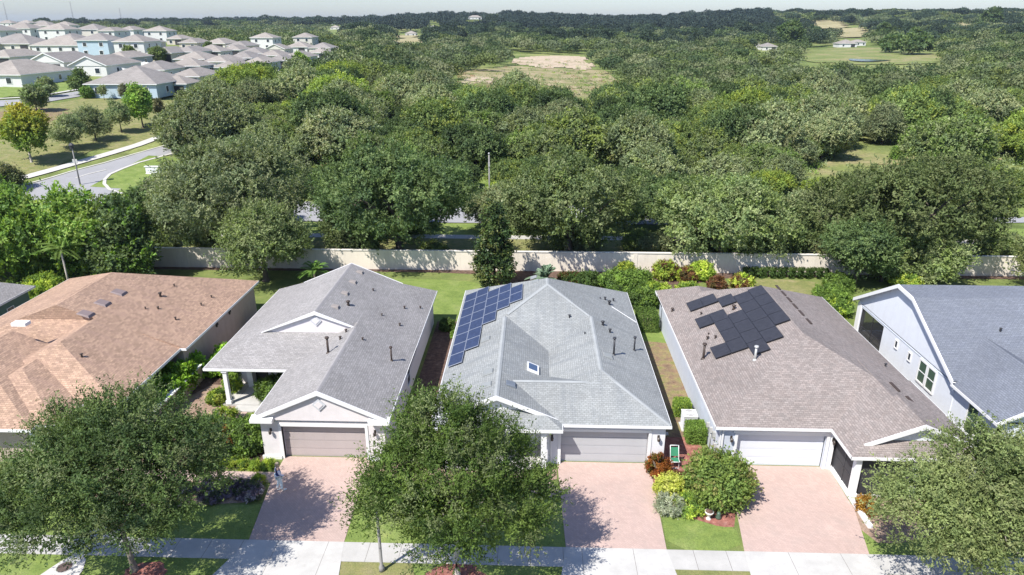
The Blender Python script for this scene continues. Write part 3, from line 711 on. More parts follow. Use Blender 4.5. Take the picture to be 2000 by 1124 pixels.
# ---- pale blue-grey roof with blue solar panels
def house_solar_blue():
    h = root('hip_roof_house', 'white house with pale grey hip roof carrying blue solar panels, in the centre', 'house', (1.02, 42, 0))
    R, F, G = MB(), MB(), MB(); p = .42; L = -5.5; Rx = 7.55
    roofblock(R, F, G, L, Rx, 40.3, 52.3, p, ('hip', 6.5), ('hip', 4.3))
    roofblock(R, F, G, .45, Rx, 32.45, 44.6, p, ('hip', 3.5), ('none', 0), dz=-.004)
    # low cross ridge between garage and porch gable
    zr = EAVE+p*2.75
    R.poly([(1.2, 32.45, EAVE-.008), (4.0, 32.45, EAVE-.008), (4.0, 35.2, zr-.008), (-1.55, 35.2, zr-.008)])
    R.poly([(4.0, 35.2, zr-.008), (4.0, 38, EAVE-.008), (-1.9, 38, EAVE-.008), (-1.9, 35.2, zr-.008)])
    # porch / foyer gable
    roofblock(R, F, G, L, 1.65, 32.75, 44.0, p, ('gable', 0), ('none', 0), dz=-.012, rake=.3)
    yt = 33.4; R.poly([(L, 31.85, EAVE), (1.65, 31.85, EAVE), (.1, yt, EAVE+p*(yt-31.85)), (-3.95, yt, EAVE+p*(yt-31.85))])
    R.poly([(L, 31.85, EAVE), (-3.95, yt, EAVE+p*(yt-31.85)), (L, yt, EAVE)]); R.poly([(1.65, 31.85, EAVE), (1.65, yt, EAVE), (.1, yt, EAVE+p*(yt-31.85))])
    F.box(L-.03, 1.68, 31.80, 31.86, EAVE-FT, EAVE-.004); F.box(1.62, 1.68, 31.86, 32.75, EAVE-FT, EAVE-.004); F.box(L-.03, L+.03, 31.86, 32.75, EAVE-FT, EAVE-.004)
    F.poly([(L, 31.86, EAVE-FT+.02), (1.65, 31.86, EAVE-FT+.02), (1.65, 33.2, EAVE-FT+.02), (L, 33.2, EAVE-FT+.02)])
    finish(h, R, F, G, M['roof_blue'], M['white'])
    w = MB(); zt = EAVE-FT+.01
    slab(w, 'x', .75, 7.32, 32.72, .2, 0, zt, [(1.62, 6.42, 0, 2.15)])
    slab(w, 'y', 32.92, 51.9, 7.12, .2, 0, zt); slab(w, 'x', -5.0, 7.12, 51.7, .2, 0, zt); slab(w, 'y', 34.4, 51.7, -5.05, .2, 0, zt, [(40, 41.2, .9, 2.1)])
    slab(w, 'x', -5.05, .75, 34.4, .2, 0, zt, [(-1.2, -.2, 0, 2.1), (-4.0, -2.2, .5, 2.1)]); slab(w, 'y', 32.92, 34.4, .75, .2, 0, zt)
    w.build('wall', M['stucco_grey'], h)
    b = MB(); b.box(.76, 7.3, 32.68, 32.72, 2.38, zt); b.build('wall_band', M['stucco_greyband'], h)
    door_trim(h, 1.62, 6.42, 32.72); garage_door(h, 1.62, 6.42, 33.0, M['door_grey'])
    d = MB(); d.box(-1.2, -.2, 34.5, 34.56, 0, 2.1); d.build('front_door', M['dark'], h)
    window(h, 'x', 34.4, -1, -4.0, -2.2, .5, 2.1, 2); window(h, 'y', -5.06, -1, 40, 41.2, .9, 2.1, 1)
    f = MB(); f.box(-4.9, .7, 31.95, 34.4, 0, .15); f.build('porch_floor', M['concrete2'], h)
    c = MB()
    c.box(.52, .82, 32.0, 32.3, .15, zt); c.box(.46, .88, 31.95, 32.36, .15, .45); c.build('column', M['trim'], h)
    c = MB(); c.box(-2.0, -1.72, 32.0, 32.28, .15, zt); c.build('column', M['trim'], h)
    c = MB(); c.box(-4.9, -4.6, 32.0, 32.3, .15, zt); c.build('column', M['trim'], h)
    ds = MB(); ds.box(1.05, 1.15, 32.62, 32.7, .1, zt); ds.build('downspout', M['trim'], h)
    wall_lamp(h, 6.95, 32.72, 1.9); wall_lamp(h, 1.12, 32.6, 1.9)
    cam = MB(); cam.ell((4.0, 32.66, 2.46), (.055, .055, .055)); cam.build('security_camera', M['black'], h)
    def ls(x): return EAVE+p*(x-L)
    def rs(x): return EAVE+p*(Rx-x)
    xs = [-5.27, -4.36, -3.45, -2.54, -1.65, -.75]
    for c, (y0, n, dy) in enumerate(((38.5, 8, 1.525), (40.1, 7, 1.525), (43.4, 4, 1.54), (45.05, 3, 1.52), (45.45, 2, 1.52))):
        for i in range(n):
            ya, yb = y0+i*dy, y0+(i+1)*dy
            panel(h, [(xs[c], ya, ls(xs[c])), (xs[c+1], ya, ls(xs[c+1])), (xs[c+1], yb, ls(xs[c+1])), (xs[c], yb, ls(xs[c]))])
    for x, y, s in ((5.39, 48.39, 1), (6.07, 48.88, .9), (5.65, 47.71, 1.4), (4.74, 43.11, 1.3), (5.15, 42.31, 1.1), (5.0, 48.2, .5)): roof_vent(h, x, y, rs(x), M['dark'], s)
    roof_vent(h, 4.64, 38.3, rs(4.64), M['roof_cap'], .7, p, 1, True)
    roof_vent(h, 2.5, 43.73, EAVE+p*(43.73-40.3), M['dark'], .9); roof_vent(h, 3.41, 41.49, EAVE+p*(3.41-.45), M['dark'], .6)
    for y in (35.95, 34.4): roof_vent(h, -2.6, y, ls(-2.6), M['roof_cap'], .75, p, -1, True)
    for y in (34.6,): roof_vent(h, -1.2, y, EAVE+p*(1.65+1.2), M['pvblue'], .7, p, 1, True)
    roof_vent(h, -3.1, 40.9, ls(-3.1), M['roof_cap'], .75, p, -1, True)
    for x, y in ((.0, 49.2), (.15, 48.2)): roof_vent(h, x, y, ls(x), M['roof_cap'], .6, p, -1, True)
    vent_pipe(h, 5.05, 38.9, rs(5.05), 1.05, .06); vent_pipe(h, 6.62, 40.9, rs(6.62), .85, .055)
    sk = MB(); X0, X1, Y0, Y1 = -.32, .40, 37.05, 38.0; z = EAVE+p*1.5
    sk.prism([(X0, Y0, z-.3), (X1, Y0, z-.5), (X1, Y1, z-.5), (X0, Y1, z-.3)], [(X0, Y0, z+.34), (X1, Y0, z+.02), (X1, Y1, z+.02), (X0, Y1, z+.34)])
    s = sk.build('skylight', M['trim'], h)
    sg = MB(); e = .10; k_ = .32/.72
    sg.poly([(X0+e, Y0+e, z+.345-k_*e), (X1-e, Y0+e, z+.025+k_*e), (X1-e, Y1-e, z+.025+k_*e), (X0+e, Y1-e, z+.345-k_*e)]); sg.build('skylight_pane', M['skyglass'], s)
    # overflow / condensate line on the right slope
    pb = MB(); pb.bar((5.8, 47.4, rs(5.8)+.03), (7.5, 46.2, rs(7.5)+.03), .035, .03); pb.build('roof_conduit', M['trim'], h)
    za = EAVE+p*6.52
    ridge_caps(h, [((1.02, 46.8, za), (1.02, 48.0, za)), ((4.0, 36.0, EAVE+p*3.55), (4.0, 43.9, EAVE+p*3.55)), ((-1.93, 32.8, EAVE+p*3.57), (-1.93, 43.6, EAVE+p*3.57)),
        ((4.0, 36.0, EAVE+p*3.55), (7.5, 32.5, EAVE+.02)), ((1.02, 46.8, za), (3.9, 43.9, EAVE+p*3.6)), ((1.02, 46.8, za), (-1.8, 43.9, EAVE+p*3.7)), ((4.0, 35.2, zr), (-1.3, 35.2, zr))], M['cap_blue'])
M['pvblue'] = plain('blue_grey_vent', (.13, .15, .18), .5, .05)
M['skyglass'] = glassy('skylight_glass', (.06, .09, .16), .15)
house_solar_blue()

# ---- pinkish grey roof with black solar panels
def house_solar_black():
    h = root('garage_wing_house', 'blue-grey house with pinkish grey roof and a patch of black solar panels', 'house', (16.3, 42, 0))
    R, F, G = MB(), MB(), MB(); p = .42; L = 9.94; Rx = 22.9; hw = (Rx-L)/2
    roofblock(R, F, G, L, Rx, 32.45, 51.8, p, ('hip', hw), ('hip', 4.9))
    roofblock(R, F, G, L, 15.7, 49.5, 52.8, p, ('hip', .3), ('hip', 2.0), dz=-.004)
    roofblock(R, F, G, 16.1, 23.0, 29.9, 38, p, ('hip', 3.45), ('none', 0), dz=-.008)
    roofblock(R, F, G, 16.95, 22.6, 30.55, 33.6, .42, ('gable', 0), ('none', 0), ze=3.06, dz=0, soffit=False)
    finish(h, R, F, G, M['roof_brown'], M['stucco_ice'])
    w = MB(); zt = EAVE-FT+.01
    slab(w, 'x', 10.35, 16.45, 32.72, .2, 0, zt, [(11.25, 16.05, 0, 2.15)])
    slab(w, 'y', 32.92, 52.4, 10.3, .2, 0, zt); slab(w, 'x', 10.3, 22.5, 51.3, .2, 0, zt); slab(w, 'y', 33, 51.4, 22.4, .2, 0, zt, [(42, 43.4, .9, 2.1)])
    slab(w, 'x', 16.45, 22.4, 34.2, .2, 0, zt, [(17.5, 18.5, 0, 2.1)])
    w.build('wall', M['stucco_blue'], h)
    w2 = MB(); w2.box(10.28, 10.34, 32.7, 32.95, 0, zt); w2.build('corner_trim', M['trim'], h); w2 = MB(); w2.box(16.3, 16.5, 32.68, 32.95, 0, zt); w2.build('corner_trim', M['trim'], h)
    door_trim(h, 11.25, 16.05, 32.72); garage_door(h, 11.25, 16.05, 33.0, M['door_white'])
    t = MB(); t.box(11.0, 16.3, 32.62, 32.7, 2.3, 2.42); t.build('trim_band', M['trim'], h)
    sc = MB(); slab(sc, 'y', 30.3, 33.9, 16.62, .03, .25, zt); sc.build('porch_screen', M['screen'], h)
    fr = MB()
    for y in (30.3, 31.5, 32.7, 33.9): fr.box(16.6, 16.66, y-.03, y+.03, .2, zt)
    fr.box(16.6, 16.66, 30.3, 33.9, 1.0, 1.06); fr.build('screen_frame', M['dark'], h)
    kb = MB(); kb.box(16.48, 16.7, 27.9, 33.9, 0, .2); kb.build('porch_kerb', M['trim'], h)
    f = MB(); f.box(16.7, 22.4, 30.3, 34.2, 0, .16); f.build('porch_floor', M['concrete2'], h)
    for x in (16.62, 19.6, 22.4):
        c = MB(); c.box(x-.15, x+.15, 30.1, 30.4, .1, zt); c.box(x-.2, x+.2, 30.05, 30.45, .1, .4); c.build('column', M['trim'], h)
    s2 = MB(); slab(s2, 'x', 16.8, 22.3, 30.3, .03, .3, zt); s2.build('porch_screen', M['screen'], h)
    wall_lamp(h, 10.9, 32.72, 1.95); wall_lamp(h, 16.38, 32.66, 1.95)
    downspout(h, 10.42, 32.66)
    for x, y, z, s in ((10.24, 33.6, 1.5, .22), (10.24, 34.3, 1.4, .16), (10.24, 33.2, 1.1, .12), (10.24, 35.0, 1.3, .14)):
        mt = MB(); mt.box(10.14, 10.3, y-s/2, y+s/2, z-s, z+s); mt.tube([(10.24, y, .1), (10.24, y, z)], [.03, .03], 6); mt.build('meter_box', M['galv'], h)
    def ls(x): return EAVE+p*(x-L)
    def rs(x): return EAVE+p*(Rx-x)
    xs = [11.47, 12.43, 13.41, 14.40, 15.42, 16.36]
    for c, spans in enumerate(([(39.15, 1), (43.75, 1), (46.75, 1)], [(39.15, 4), (46.75, 1)], [(38.1, 4), (45.7, 1)], [(39.0, 5)], [(40.72, 4)])):
        for y0, n in spans:
            for i in range(n):
                ya, yb = y0+i*1.54, y0+(i+1)*1.54
                panel(h, [(xs[c], ya, ls(xs[c])), (xs[c+1], ya, ls(xs[c+1])), (xs[c+1], yb, ls(xs[c+1])), (xs[c], yb, ls(xs[c]))], False)
    for x, y, s in ((10.4, 48.01, 1.2), (11.79, 42.67, .6), (11.6, 42.09, 1), (12.05, 41.87, .9), (13.96, 44.93, 1.5), (12.0, 45.9, .8)): roof_vent(h, x, y, ls(x), M['brownmetal'], s)
    vent_pipe(h, 10.86, 39.85, ls(10.86), .95, .075, M['brownmetal']); vent_pipe(h, 13.35, 37.7, ls(13.35), .8, .07, M['galv'])
    roof_vent(h, 21.92, 39.12, rs(21.92), M['dark'], .9)
    for y in (48.4, 47.2, 46.0, 44.8, 43.6, 42.2):
        v = MB(); x = 18.1; v.bar((x, y-.42, rs(x)+.04), (x, y+.42, rs(x)+.04), .16, .06); v.build('ridge_vent', M['brownmetal'], h)
    for x, y in ((20.55, 35.3), (20.8, 33.9), (21.05, 32.6)):
        v = MB(); z = EAVE+p*(23.0-x) ; v.bar((x, y-.5, z+.04), (x, y+.5, z+.04), .16, .06); v.build('ridge_vent', M['brownmetal'], h)
    window(h, 'y', 22.61, 1, 42, 43.4, .9, 2.1, 2)
house_solar_black()

# ---- white house with slate-blue roof, big gable towards the left
def house_white():
    h = root('side_gable_house', 'icy white house with slate-blue roof, big gable end and screened lanai, rightmost', 'house', (32, 42, 0))
    R, F, G = MB(), MB(), MB()
    X0, X1 = 25.3, 48.0
    prof = [(51.6, 2.8), (45.7, 6.15), (43.7, 6.0), (37.7, 2.95)]
    for (ya, za), (yb, zb) in zip(prof, prof[1:]): R.poly([(X0, ya, za), (X0, yb, zb), (X1, yb, zb), (X1, ya, za)])
    for (ya, za), (yb, zb) in zip(prof, prof[1:]):
        F.prism([(X0-.03, ya, za+.03), (X0-.03, yb, zb+.03), (X0-.03, yb, zb-.26), (X0-.03, ya, za-.24)], [(X0+.03, ya, za+.03), (X0+.03, yb, zb+.03), (X0+.03, yb, zb-.26), (X0+.03, ya, za-.24)])
        F.poly([(X0, ya, za-.12), (X0, yb, zb-.12), (X0+.42, yb, zb-.12), (X0+.42, ya, za-.12)])
    F.box(X0, X1, 51.57, 51.63, 2.6, 2.79)
    G.poly([(X0+.38, 51.3, 2.55), (X0+.38, 51.3, 2.85), (X0+.38, 45.7, 6.05), (X0+.38, 43.7, 5.9), (X0+.38, 38.0, 2.95), (X0+.38, 38.0, 2.55)])
    # front wings
    zr = 2.75+.54*3.3
    R.poly([(25.3, 33.3, 2.75), (28.6, 33.3, zr), (28.6, 41.0, zr+.01), (25.3, 37.5, 2.78)]); R.poly([(31.9, 33.3, 2.75), (28.6, 33.3, zr), (28.6, 41.0, zr+.01), (31.9, 37.5, 2.78)])
    for xa in (25.3, 31.9):
        F.prism([(xa, 33.27, 2.78), (28.6, 33.27, zr+.03), (28.6, 33.27, zr-.22), (xa, 33.27, 2.55)], [(xa, 33.33, 2.78), (28.6, 33.33, zr+.03), (28.6, 33.33, zr-.22), (xa, 33.33, 2.55)])
    G.poly([(25.4, 33.7, 2.5), (31.8, 33.7, 2.5), (28.6, 33.7, zr-.05)])
    F.box(25.27, 25.33, 33.3, 37.8, 2.58, 2.745); F.poly([(25.33, 33.4, 2.6), (26, 33.4, 2.6), (26, 37.8, 2.6), (25.33, 37.8, 2.6)])
    roofblock(R, F, G, 31.9, 48.0, 34.5, 40.5, .40, ('none', 0), ('none', 0), dz=-.008, soffit=False)
    finish(h, R, F, G, M['roof_slate'], M['stucco_ice'])
    zt = 2.6; w = MB()
    slab(w, 'y', 37.9, 51.3, 25.68, .2, 0, zt, [(47.1, 50.75, .15, 2.32), (44.85, 45.15, 1.65, 2.15), (43.0, 43.3, 1.6, 2.1), (41.0, 41.8, .9, 2.3), (39.95, 40.75, .9, 2.3)])
    slab(w, 'y', 33.7, 37.9, 25.72, .2, 0, zt, [(35.4, 36.3, .5, 2.3)])
    slab(w, 'x', 25.72, 47.5, 33.7, .2, 0, zt, [(27.2, 32.0, 0, 2.15)]); slab(w, 'x', 25.9, 47.5, 51.1, .2, 0, zt, [(26.2, 29, .15, 2.3)])
    w.build('wall', M['stucco_ice'], h)
    garage_door(h, 27.2, 32.0, 33.9, M['door_white'])
    b = MB(); b.box(25.655, 25.68, 38.0, 51.2, 2.44, 2.5); b.build('trim_band', M['stucco_blue'], h)
    c = MB(); c.box(25.62, 25.95, 50.8, 51.35, 0, zt); c.build('corner_post', M['trim'], h)
    # lanai: dark floor, frames
    l = MB(); l.box(25.9, 29.4, 46.9, 51.1, 0, .12); l.build('lanai_floor', M['concrete3'], h)
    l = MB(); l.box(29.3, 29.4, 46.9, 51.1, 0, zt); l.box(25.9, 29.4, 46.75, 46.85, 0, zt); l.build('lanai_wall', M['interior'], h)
    fr = MB()
    for y in (47.1, 48.9, 50.73): fr.box(25.74, 25.79, y-.03, y+.03, .12, 2.34)
    fr.box(25.74, 25.79, 47.1, 50.75, .85, .9); fr.box(25.74, 25.79, 47.1, 50.75, 2.29, 2.34)
    fr.build('screen_frame', M['dark'], h)
    sc = MB(); sc.box(25.76, 25.77, 47.1, 50.75, .12, 2.3); sc.build('lanai_screen', M['screen_thin'], h)
    for y in (41.0, 39.95): window(h, 'y', 25.66, -1, y, y+.8, .9, 2.3, 1, 'greenglass', 1, .12)
    for y, z in ((44.85, 1.65), (43.0, 1.6)): window(h, 'y', 25.66, -1, y, y+.3, z, z+.5, 1, 'darkglass', 0, .07)
    window(h, 'y', 25.7, -1, 35.4, 36.3, .5, 2.3, 1, 'greenglass', 1, .1)
    roof_vent(h, 29.8, 41.2, 4.75, M['dark'], .9)
    # eave shade put in as a blue-grey strip along the front-left wall
    e = MB(); e.box(25.6, 25.70, 33.75, 37.6, 2.3, 2.55); e.build('eave_shade_band', M['stucco_blue'], h)
    downspout(h, 25.6, 33.72)
def screenmat():
    m, nt, b, o = newmat('thin_screen'); b.inputs['Base Color'].default_value = (.03, .03, .035, 1); b.inputs['Roughness'].default_value = .6
    t = nt.nodes.new('ShaderNodeBsdfTransparent'); mx = nt.nodes.new('ShaderNodeMixShader'); mx.inputs[0].default_value = .55
    nt.links.new(t.outputs[0], mx.inputs[1]); nt.links.new(b.outputs[0], mx.inputs[2]); nt.links.new(mx.outputs[0], o.inputs[0]); return m
M['screen_thin'] = screenmat()
house_white()

# ---- sliver of a house at the left edge
def house_green():
    h = root('green_wall_house', 'grey-roofed house with dark green wall at the left edge of the photo', 'house', (-48, 46, 0))
    R, F, G = MB(), MB(), MB()
    roofblock(R, F, G, -55, -41.3, 36, 52.2, .40, ('hip', 6), ('hip', 4.5))
    finish(h, R, F, G, M['roof_grey'], M['green_wall'])
    w = MB(); slab(w, 'y', 36.4, 51.8, -41.9, .2, 0, 2.6, [(49.2, 49.9, 1.3, 1.9)]); slab(w, 'x', -54.5, -41.9, 51.6, .2, 0, 2.6); slab(w, 'x', -54.5, -41.9, 36.4, .2, 0, 2.6); slab(w, 'y', 36.6, 51.6, -54.5, .2, 0, 2.6)
    w.build('wall', M['green_wall'], h); window(h, 'y', -41.7, 1, 49.2, 49.9, 1.3, 1.9, 1, 'darkglass', 0, .04)
house_green()

# ------------------------------------------------------------------ boundary wall, courtyard wall
def weather(m, sc=(2.2, 2.2, .25), amt=.5, dark=(.42, .38, .33)):
    nt = m.node_tree; b = [n for n in nt.nodes if n.type == 'BSDF_PRINCIPLED'][0]; src = b.inputs['Base Color'].links[0].from_socket
    g = nt.nodes.new('ShaderNodeNewGeometry'); mp = nt.nodes.new('ShaderNodeMapping'); mp.inputs['Scale'].default_value = sc; nt.links.new(g.outputs['Position'], mp.inputs['Vector'])
    f = noise(nt, 1, 6, .7, mp.outputs[0]); nt.links.new(mixc(nt, ramp(nt, f, [(.48, 0.), (.78, amt)]), src, dark), b.inputs['Base Color'])
weather(M['wall_cream']); weather(M['stucco_tan'], amt=.3, dark=(.30, .24, .20))
for k_m in ('stucco_pink', 'stucco_grey', 'stucco_ice', 'stucco_blue'): weather(M[k_m], amt=.22, dark=(.45, .44, .44))
weather(M['concrete'], (.7, .7, .7), .45, (.30, .29, .27)); weather(M['concrete2'], (.5, .9, .7), .45, (.32, .31, .29))
bw = root('boundary_wall', 'long cream stucco boundary wall behind the back gardens', 'wall', (0, 64.9, 0))
mb = MB(); mb.box(-75, 85, 64.9, 65.08, 0, 1.95)
for i in range(-15, 18): mb.box(i*5.0-.2, i*5.0+.2, 64.86, 65.12, 0, 1.97)
mb.build('wall_panel', M['wall_cream'], bw)
mb = MB(); mb.box(-75, 85, 64.84, 65.14, 1.97, 2.05); mb.build('wall_cap', M['cap'], bw)
cw = root('courtyard_wall', 'low tan courtyard wall with white cap beside the terracotta house', 'wall', (-22.85, 38.7, 0))
mb = MB(); mb.box(-22.95, -22.75, 35.6, 41.7, 0, 1.15); mb.box(-25.2, -22.95, 35.6, 35.8, 0, 1.15); mb.build('wall_panel', M['stucco_tan'], cw)
mb = MB(); mb.box(-23.05, -22.65, 35.5, 41.8, 1.15, 1.22); mb.box(-25.2, -23.05, 35.5, 35.9, 1.15, 1.22); mb.build('wall_cap', M['trim'], cw)

# ------------------------------------------------------------------ vegetation kit
def unit(a): return a/np.maximum(np.linalg.norm(a, axis=-1, keepdims=True), 1e-9)
def leafmesh(name, P, D, S, Nn, Ln, Wd, C, mat):
    """diamond leaves: P base points, D long axis, Nn side axis, Ln length, Wd width, C rgb"""
    n = len(P); D = unit(D); sd = unit(np.cross(D, Nn)); L = Ln[:, None]; W = Wd[:, None]
    v = np.empty((n, 4, 3)); v[:, 0] = P; v[:, 1] = P+D*L*.45+sd*W*.5; v[:, 2] = P+D*L; v[:, 3] = P+D*L*.55-sd*W*.5
    # a slight fold so leaves catch light differently
    up = np.cross(sd, D); v[:, 1] += up*W*.15; v[:, 3] += up*W*.15
    me = bpy.data.meshes.new(name)
    me.vertices.add(4*n); me.vertices.foreach_set('co', v.reshape(-1).astype('f'))
    me.loops.add(4*n); me.loops.foreach_set('vertex_index', np.arange(4*n, dtype='i'))
    me.polygons.add(n); me.polygons.foreach_set('loop_start', np.arange(0, 4*n, 4, dtype='i'))
    try: me.polygons.foreach_set('loop_total', np.full(n, 4, dtype='i'))
    except Exception: pass
    at = me.attributes.new('tint', 'FLOAT_COLOR', 'POINT')
    c = np.ones((n, 4, 4), 'f'); c[:, :, :3] = C[:, None, :]
    at.data.foreach_set('color', c.reshape(-1))
    me.update(calc_edges=True); me.materials.append(mat)
    return me
def crown(name, lobes, seed, ncl=160, twigs=22, leaves=10, tl=.7, leaf=(.2, .1), cs=.35, cols=((.075, .10, .04),), mat=None, droop=0.0, up=.25, cut=-.55, shell=.6, outw=.8, cvar=.28, rnd=.8, topc=None):
    rg = np.random.default_rng(seed); lob = np.array(lobes, float)
    wt = (lob[:, 3]*lob[:, 4]*lob[:, 5])**.66; wt /= wt.sum()
    Cc = []; Co = []; tries = 0
    while len(Cc) < ncl and tries < ncl*40:
        tries += 1
        i = rg.choice(len(lob), p=wt); d = unit(rg.normal(size=3))
        if d[2] < cut: continue
        r = shell+(1.03-shell)*rg.random()**.8
        p = lob[i, :3]+d*lob[i, 3:6]*r
        q = (p-lob[:, :3])/lob[:, 3:6]; q = np.linalg.norm(q, axis=1)
        if (np.delete(q, i) < shell*.85).any(): continue
        Cc.append(p); Co.append(unit(d/np.maximum(lob[i, 3:6], .1)))
    Cc = np.array(Cc); Co = np.array(Co); nc = len(Cc)
    cols = np.array(cols, float); ci = rg.integers(0, len(cols), nc)
    col = cols[ci]*(1+cvar*rg.uniform(-1, 1, (nc, 1)))
    if topc is not None:
        z0, z1, tc = topc; k = np.clip((Cc[:, 2]-z0)/(z1-z0), 0, 1)[:, None]*rg.random((nc, 1))**.5; col = col*(1-k)+np.array(tc)*k
    T = nc*twigs; ti = np.repeat(np.arange(nc), twigs)
    st = Cc[ti]+rg.normal(size=(T, 3))*cs
    td = unit(Co[ti]*outw+rg.normal(size=(T, 3))*rnd+np.array([0, 0, up]))
    tlen = tl*(.5+.8*rg.random((T, 1)))
    n = T*leaves; li = np.repeat(np.arange(T), leaves); t = rg.random((n, 1))
    P = st[li]+td[li]*tlen[li]*t+rg.normal(size=(n, 3))*leaf[0]*.18
    P[:, 2] -= droop*(t[:, 0]**2)*tlen[li, 0]
    D = unit(td[li]*.8+rg.normal(size=(n, 3))*.75)
    if droop: D[:, 2] -= droop*.5
    Nn = unit(rg.normal(size=(n, 3))*.62+np.array([0, 0, .6])+Co[ti][li]*1.25+unit(st-Cc[ti])[li]*.55)
    ln = leaf[0]*(.7+.6*rg.random(n)); wd = leaf[1]*(.7+.6*rg.random(n))
    C = col[ti][li]*(1+.18*rg.uniform(-1, 1, (n, 1)))
    return leafmesh(name, P, D, None, Nn, ln, wd, C, mat or M['leaf'])
def trunkmesh(name, h, r, lobes, seed, mat, nb=7, lean=(0, 0), sub=2, nseg=8):
    rd = random.Random(seed); mb = MB()
    top = Vector((lean[0], lean[1], h))
    pts = [Vector((lean[0]*t*t+rd.uniform(-.06, .06)*t, lean[1]*t*t+rd.uniform(-.06, .06)*t, h*t)) for t in (0, .04, .15, .4, .7, 1)]
    mb.tube([tuple(p) for p in pts], [r*1.6, r*1.2, r, r*.85, r*.72, r*.6], nseg)
    L = sorted(lobes, key=lambda q: -q[3]*q[4])
    for i in range(nb):
        l = L[i % len(L)]; d = Vector((rd.gauss(0, 1), rd.gauss(0, 1), rd.uniform(.1, 1))).normalized()
        e = Vector(l[:3])+Vector((d.x*l[3]*.7, d.y*l[4]*.7, d.z*l[5]*.6))
        s = top-Vector((lean[0]*.3, lean[1]*.3, h*rd.uniform(0, .3))); m = s.lerp(e, .5)+Vector((rd.uniform(-.3, .3), rd.uniform(-.3, .3), rd.uniform(0, .5)))
        rr = r*rd.uniform(.35, .5)
        mb.tube([tuple(s), tuple(s.lerp(m, .5)), tuple(m), tuple(e)], [rr*1.1, rr*.9, rr*.6, rr*.15], 6)
        for k in range(sub):
            d2 = Vector((rd.gauss(0, 1), rd.gauss(0, 1), rd.uniform(-.1, 1))).normalized()*min(l[3], l[5])*.6
            mb.tube([tuple(m), tuple(m+d2*.5+Vector((0, 0, .1))), tuple(m+d2)], [rr*.5, rr*.3, rr*.06], 5)
    me_o = mb.build(name, mat)   # link, keep mesh, drop object
    me = me_o.data; bpy.data.objects.remove(me_o); return me
def plant(name, label, cat, cmesh, tmesh=None, loc=(0, 0, 0), rz=0, s=1.0, group=None, cname='crown', tname='trunk', sz=None):
    t = thing(name, label, cat, loc, rz, group); t.scale = (s, s, sz or s)
    c = bpy.data.objects.new(cname, cmesh); COL.objects.link(c); c.parent = t
    if tmesh:
        k = bpy.data.objects.new(tname, tmesh); COL.objects.link(k); k.parent = t
    return t
def lobeset(seed, n, R, H, z0, spread=.55, r=(.45, .62), flat=.75):
    """irregular broad crown: n lobes inside radius R, between z0 and z0+H"""
    rd = random.Random(seed); L = [(0, 0, z0+H*.5, R*.62, R*.62, H*.46)]
    for i in range(n):
        a = 2*pi*(i+rd.uniform(-.3, .3))/n; q = R*spread*rd.uniform(.75, 1.15); rr = R*rd.uniform(*r)
        z = z0+H*(.30+.40*rd.random()); L.append((q*cos(a), q*sin(a), z, rr, rr, min(rr*flat, H*.42)))
    for i in range(max(2, n//3)):
        a = rd.uniform(0, 2*pi); q = R*.28; rr = R*rd.uniform(.35, .45)
        L.append((q*cos(a), q*sin(a), z0+H*rd.uniform(.64, .74), rr, rr, H*.27))
    return L

OLIVE = tuple(tuple(v*1.5 for v in c) for c in ((.10, .128, .042), (.085, .11, .045), (.12, .14, .065), (.07, .095, .04)))
GREYG = tuple(tuple(v*1.5 for v in c) for c in ((.125, .145, .072), (.10, .125, .065), (.145, .16, .085), (.085, .105, .055)))
DEEP = tuple(tuple(v*1.45 for v in c) for c in ((.055, .085, .032), (.07, .10, .036), (.045, .07, .03), (.085, .115, .045)))
FRESH = tuple(tuple(v*1.3 for v in c) for c in ((.10, .17, .035), (.13, .20, .04), (.08, .14, .035), (.16, .21, .06)))

# ---- the three street trees
LA = [(-.3, 0, 5.7, 3.2, 3.0, 2.6), (-3.2, -.3, 4.3, 2.9, 2.6, 2.0), (2.7, .2, 5.4, 2.2, 2.3, 2.0), (.4, 1.6, 7.0, 2.4, 2.2, 1.7), (-4.6, .2, 3.6, 1.7, 1.8, 1.4), (-1.8, -1.8, 4.2, 2.2, 1.9, 1.6), (1.4, -1.6, 4.3, 2.0, 1.7, 1.5), (-2.2, 1.4, 6.3, 2.2, 2.0, 1.6), (3.2, 1.2, 6.3, 1.5, 1.5, 1.3)]
LA = [(a, b, max(c, 4.15)+.1, d, e, f) for a, b, c, d, e, f in LA]
ca = crown('crown', LA, 11, 520, 20, 13, .80, (.14, .058), .24, ((.055, .086, .030), (.068, .104, .033), (.088, .122, .040), (.044, .070, .027), (.115, .140, .062)), up=.35, cut=-.5, shell=.5, rnd=.55)
ta = trunkmesh('trunk', 2.9, .16, LA, 3, M['bark'], 11, (-.3, .2), 4)
plant('street_tree', 'wide dark green street tree on the verge in front of the terracotta-roofed house', 'tree', ca, ta, (-17.85, 24.0, 0), s=.92, group='street trees along the verge')
LB = [(0, 0, 5.6, 3.0, 2.8, 2.7), (-1.9, 0, 5.6, 2.3, 2.2, 2.2), (2.3, -.2, 4.3, 2.4, 2.2, 1.8), (-.7, .8, 7.9, 1.7, 1.7, 1.8), (.9, .6, 7.3, 1.6, 1.6, 1.5), (-2.6, -.4, 4.4, 1.9, 1.8, 1.6), (0, -1.8, 4.3, 2.4, 1.6, 1.7), (3.1, .3, 4.4, 1.5, 1.5, 1.3), (1.6, 1.3, 5.8, 1.9, 1.9, 1.6), (-1.6, .9, 7.0, 1.4, 1.4, 1.3)]
LB = [(a, b, max(c, 4.5), d*.97, e, f) for a, b, c, d, e, f in LB]
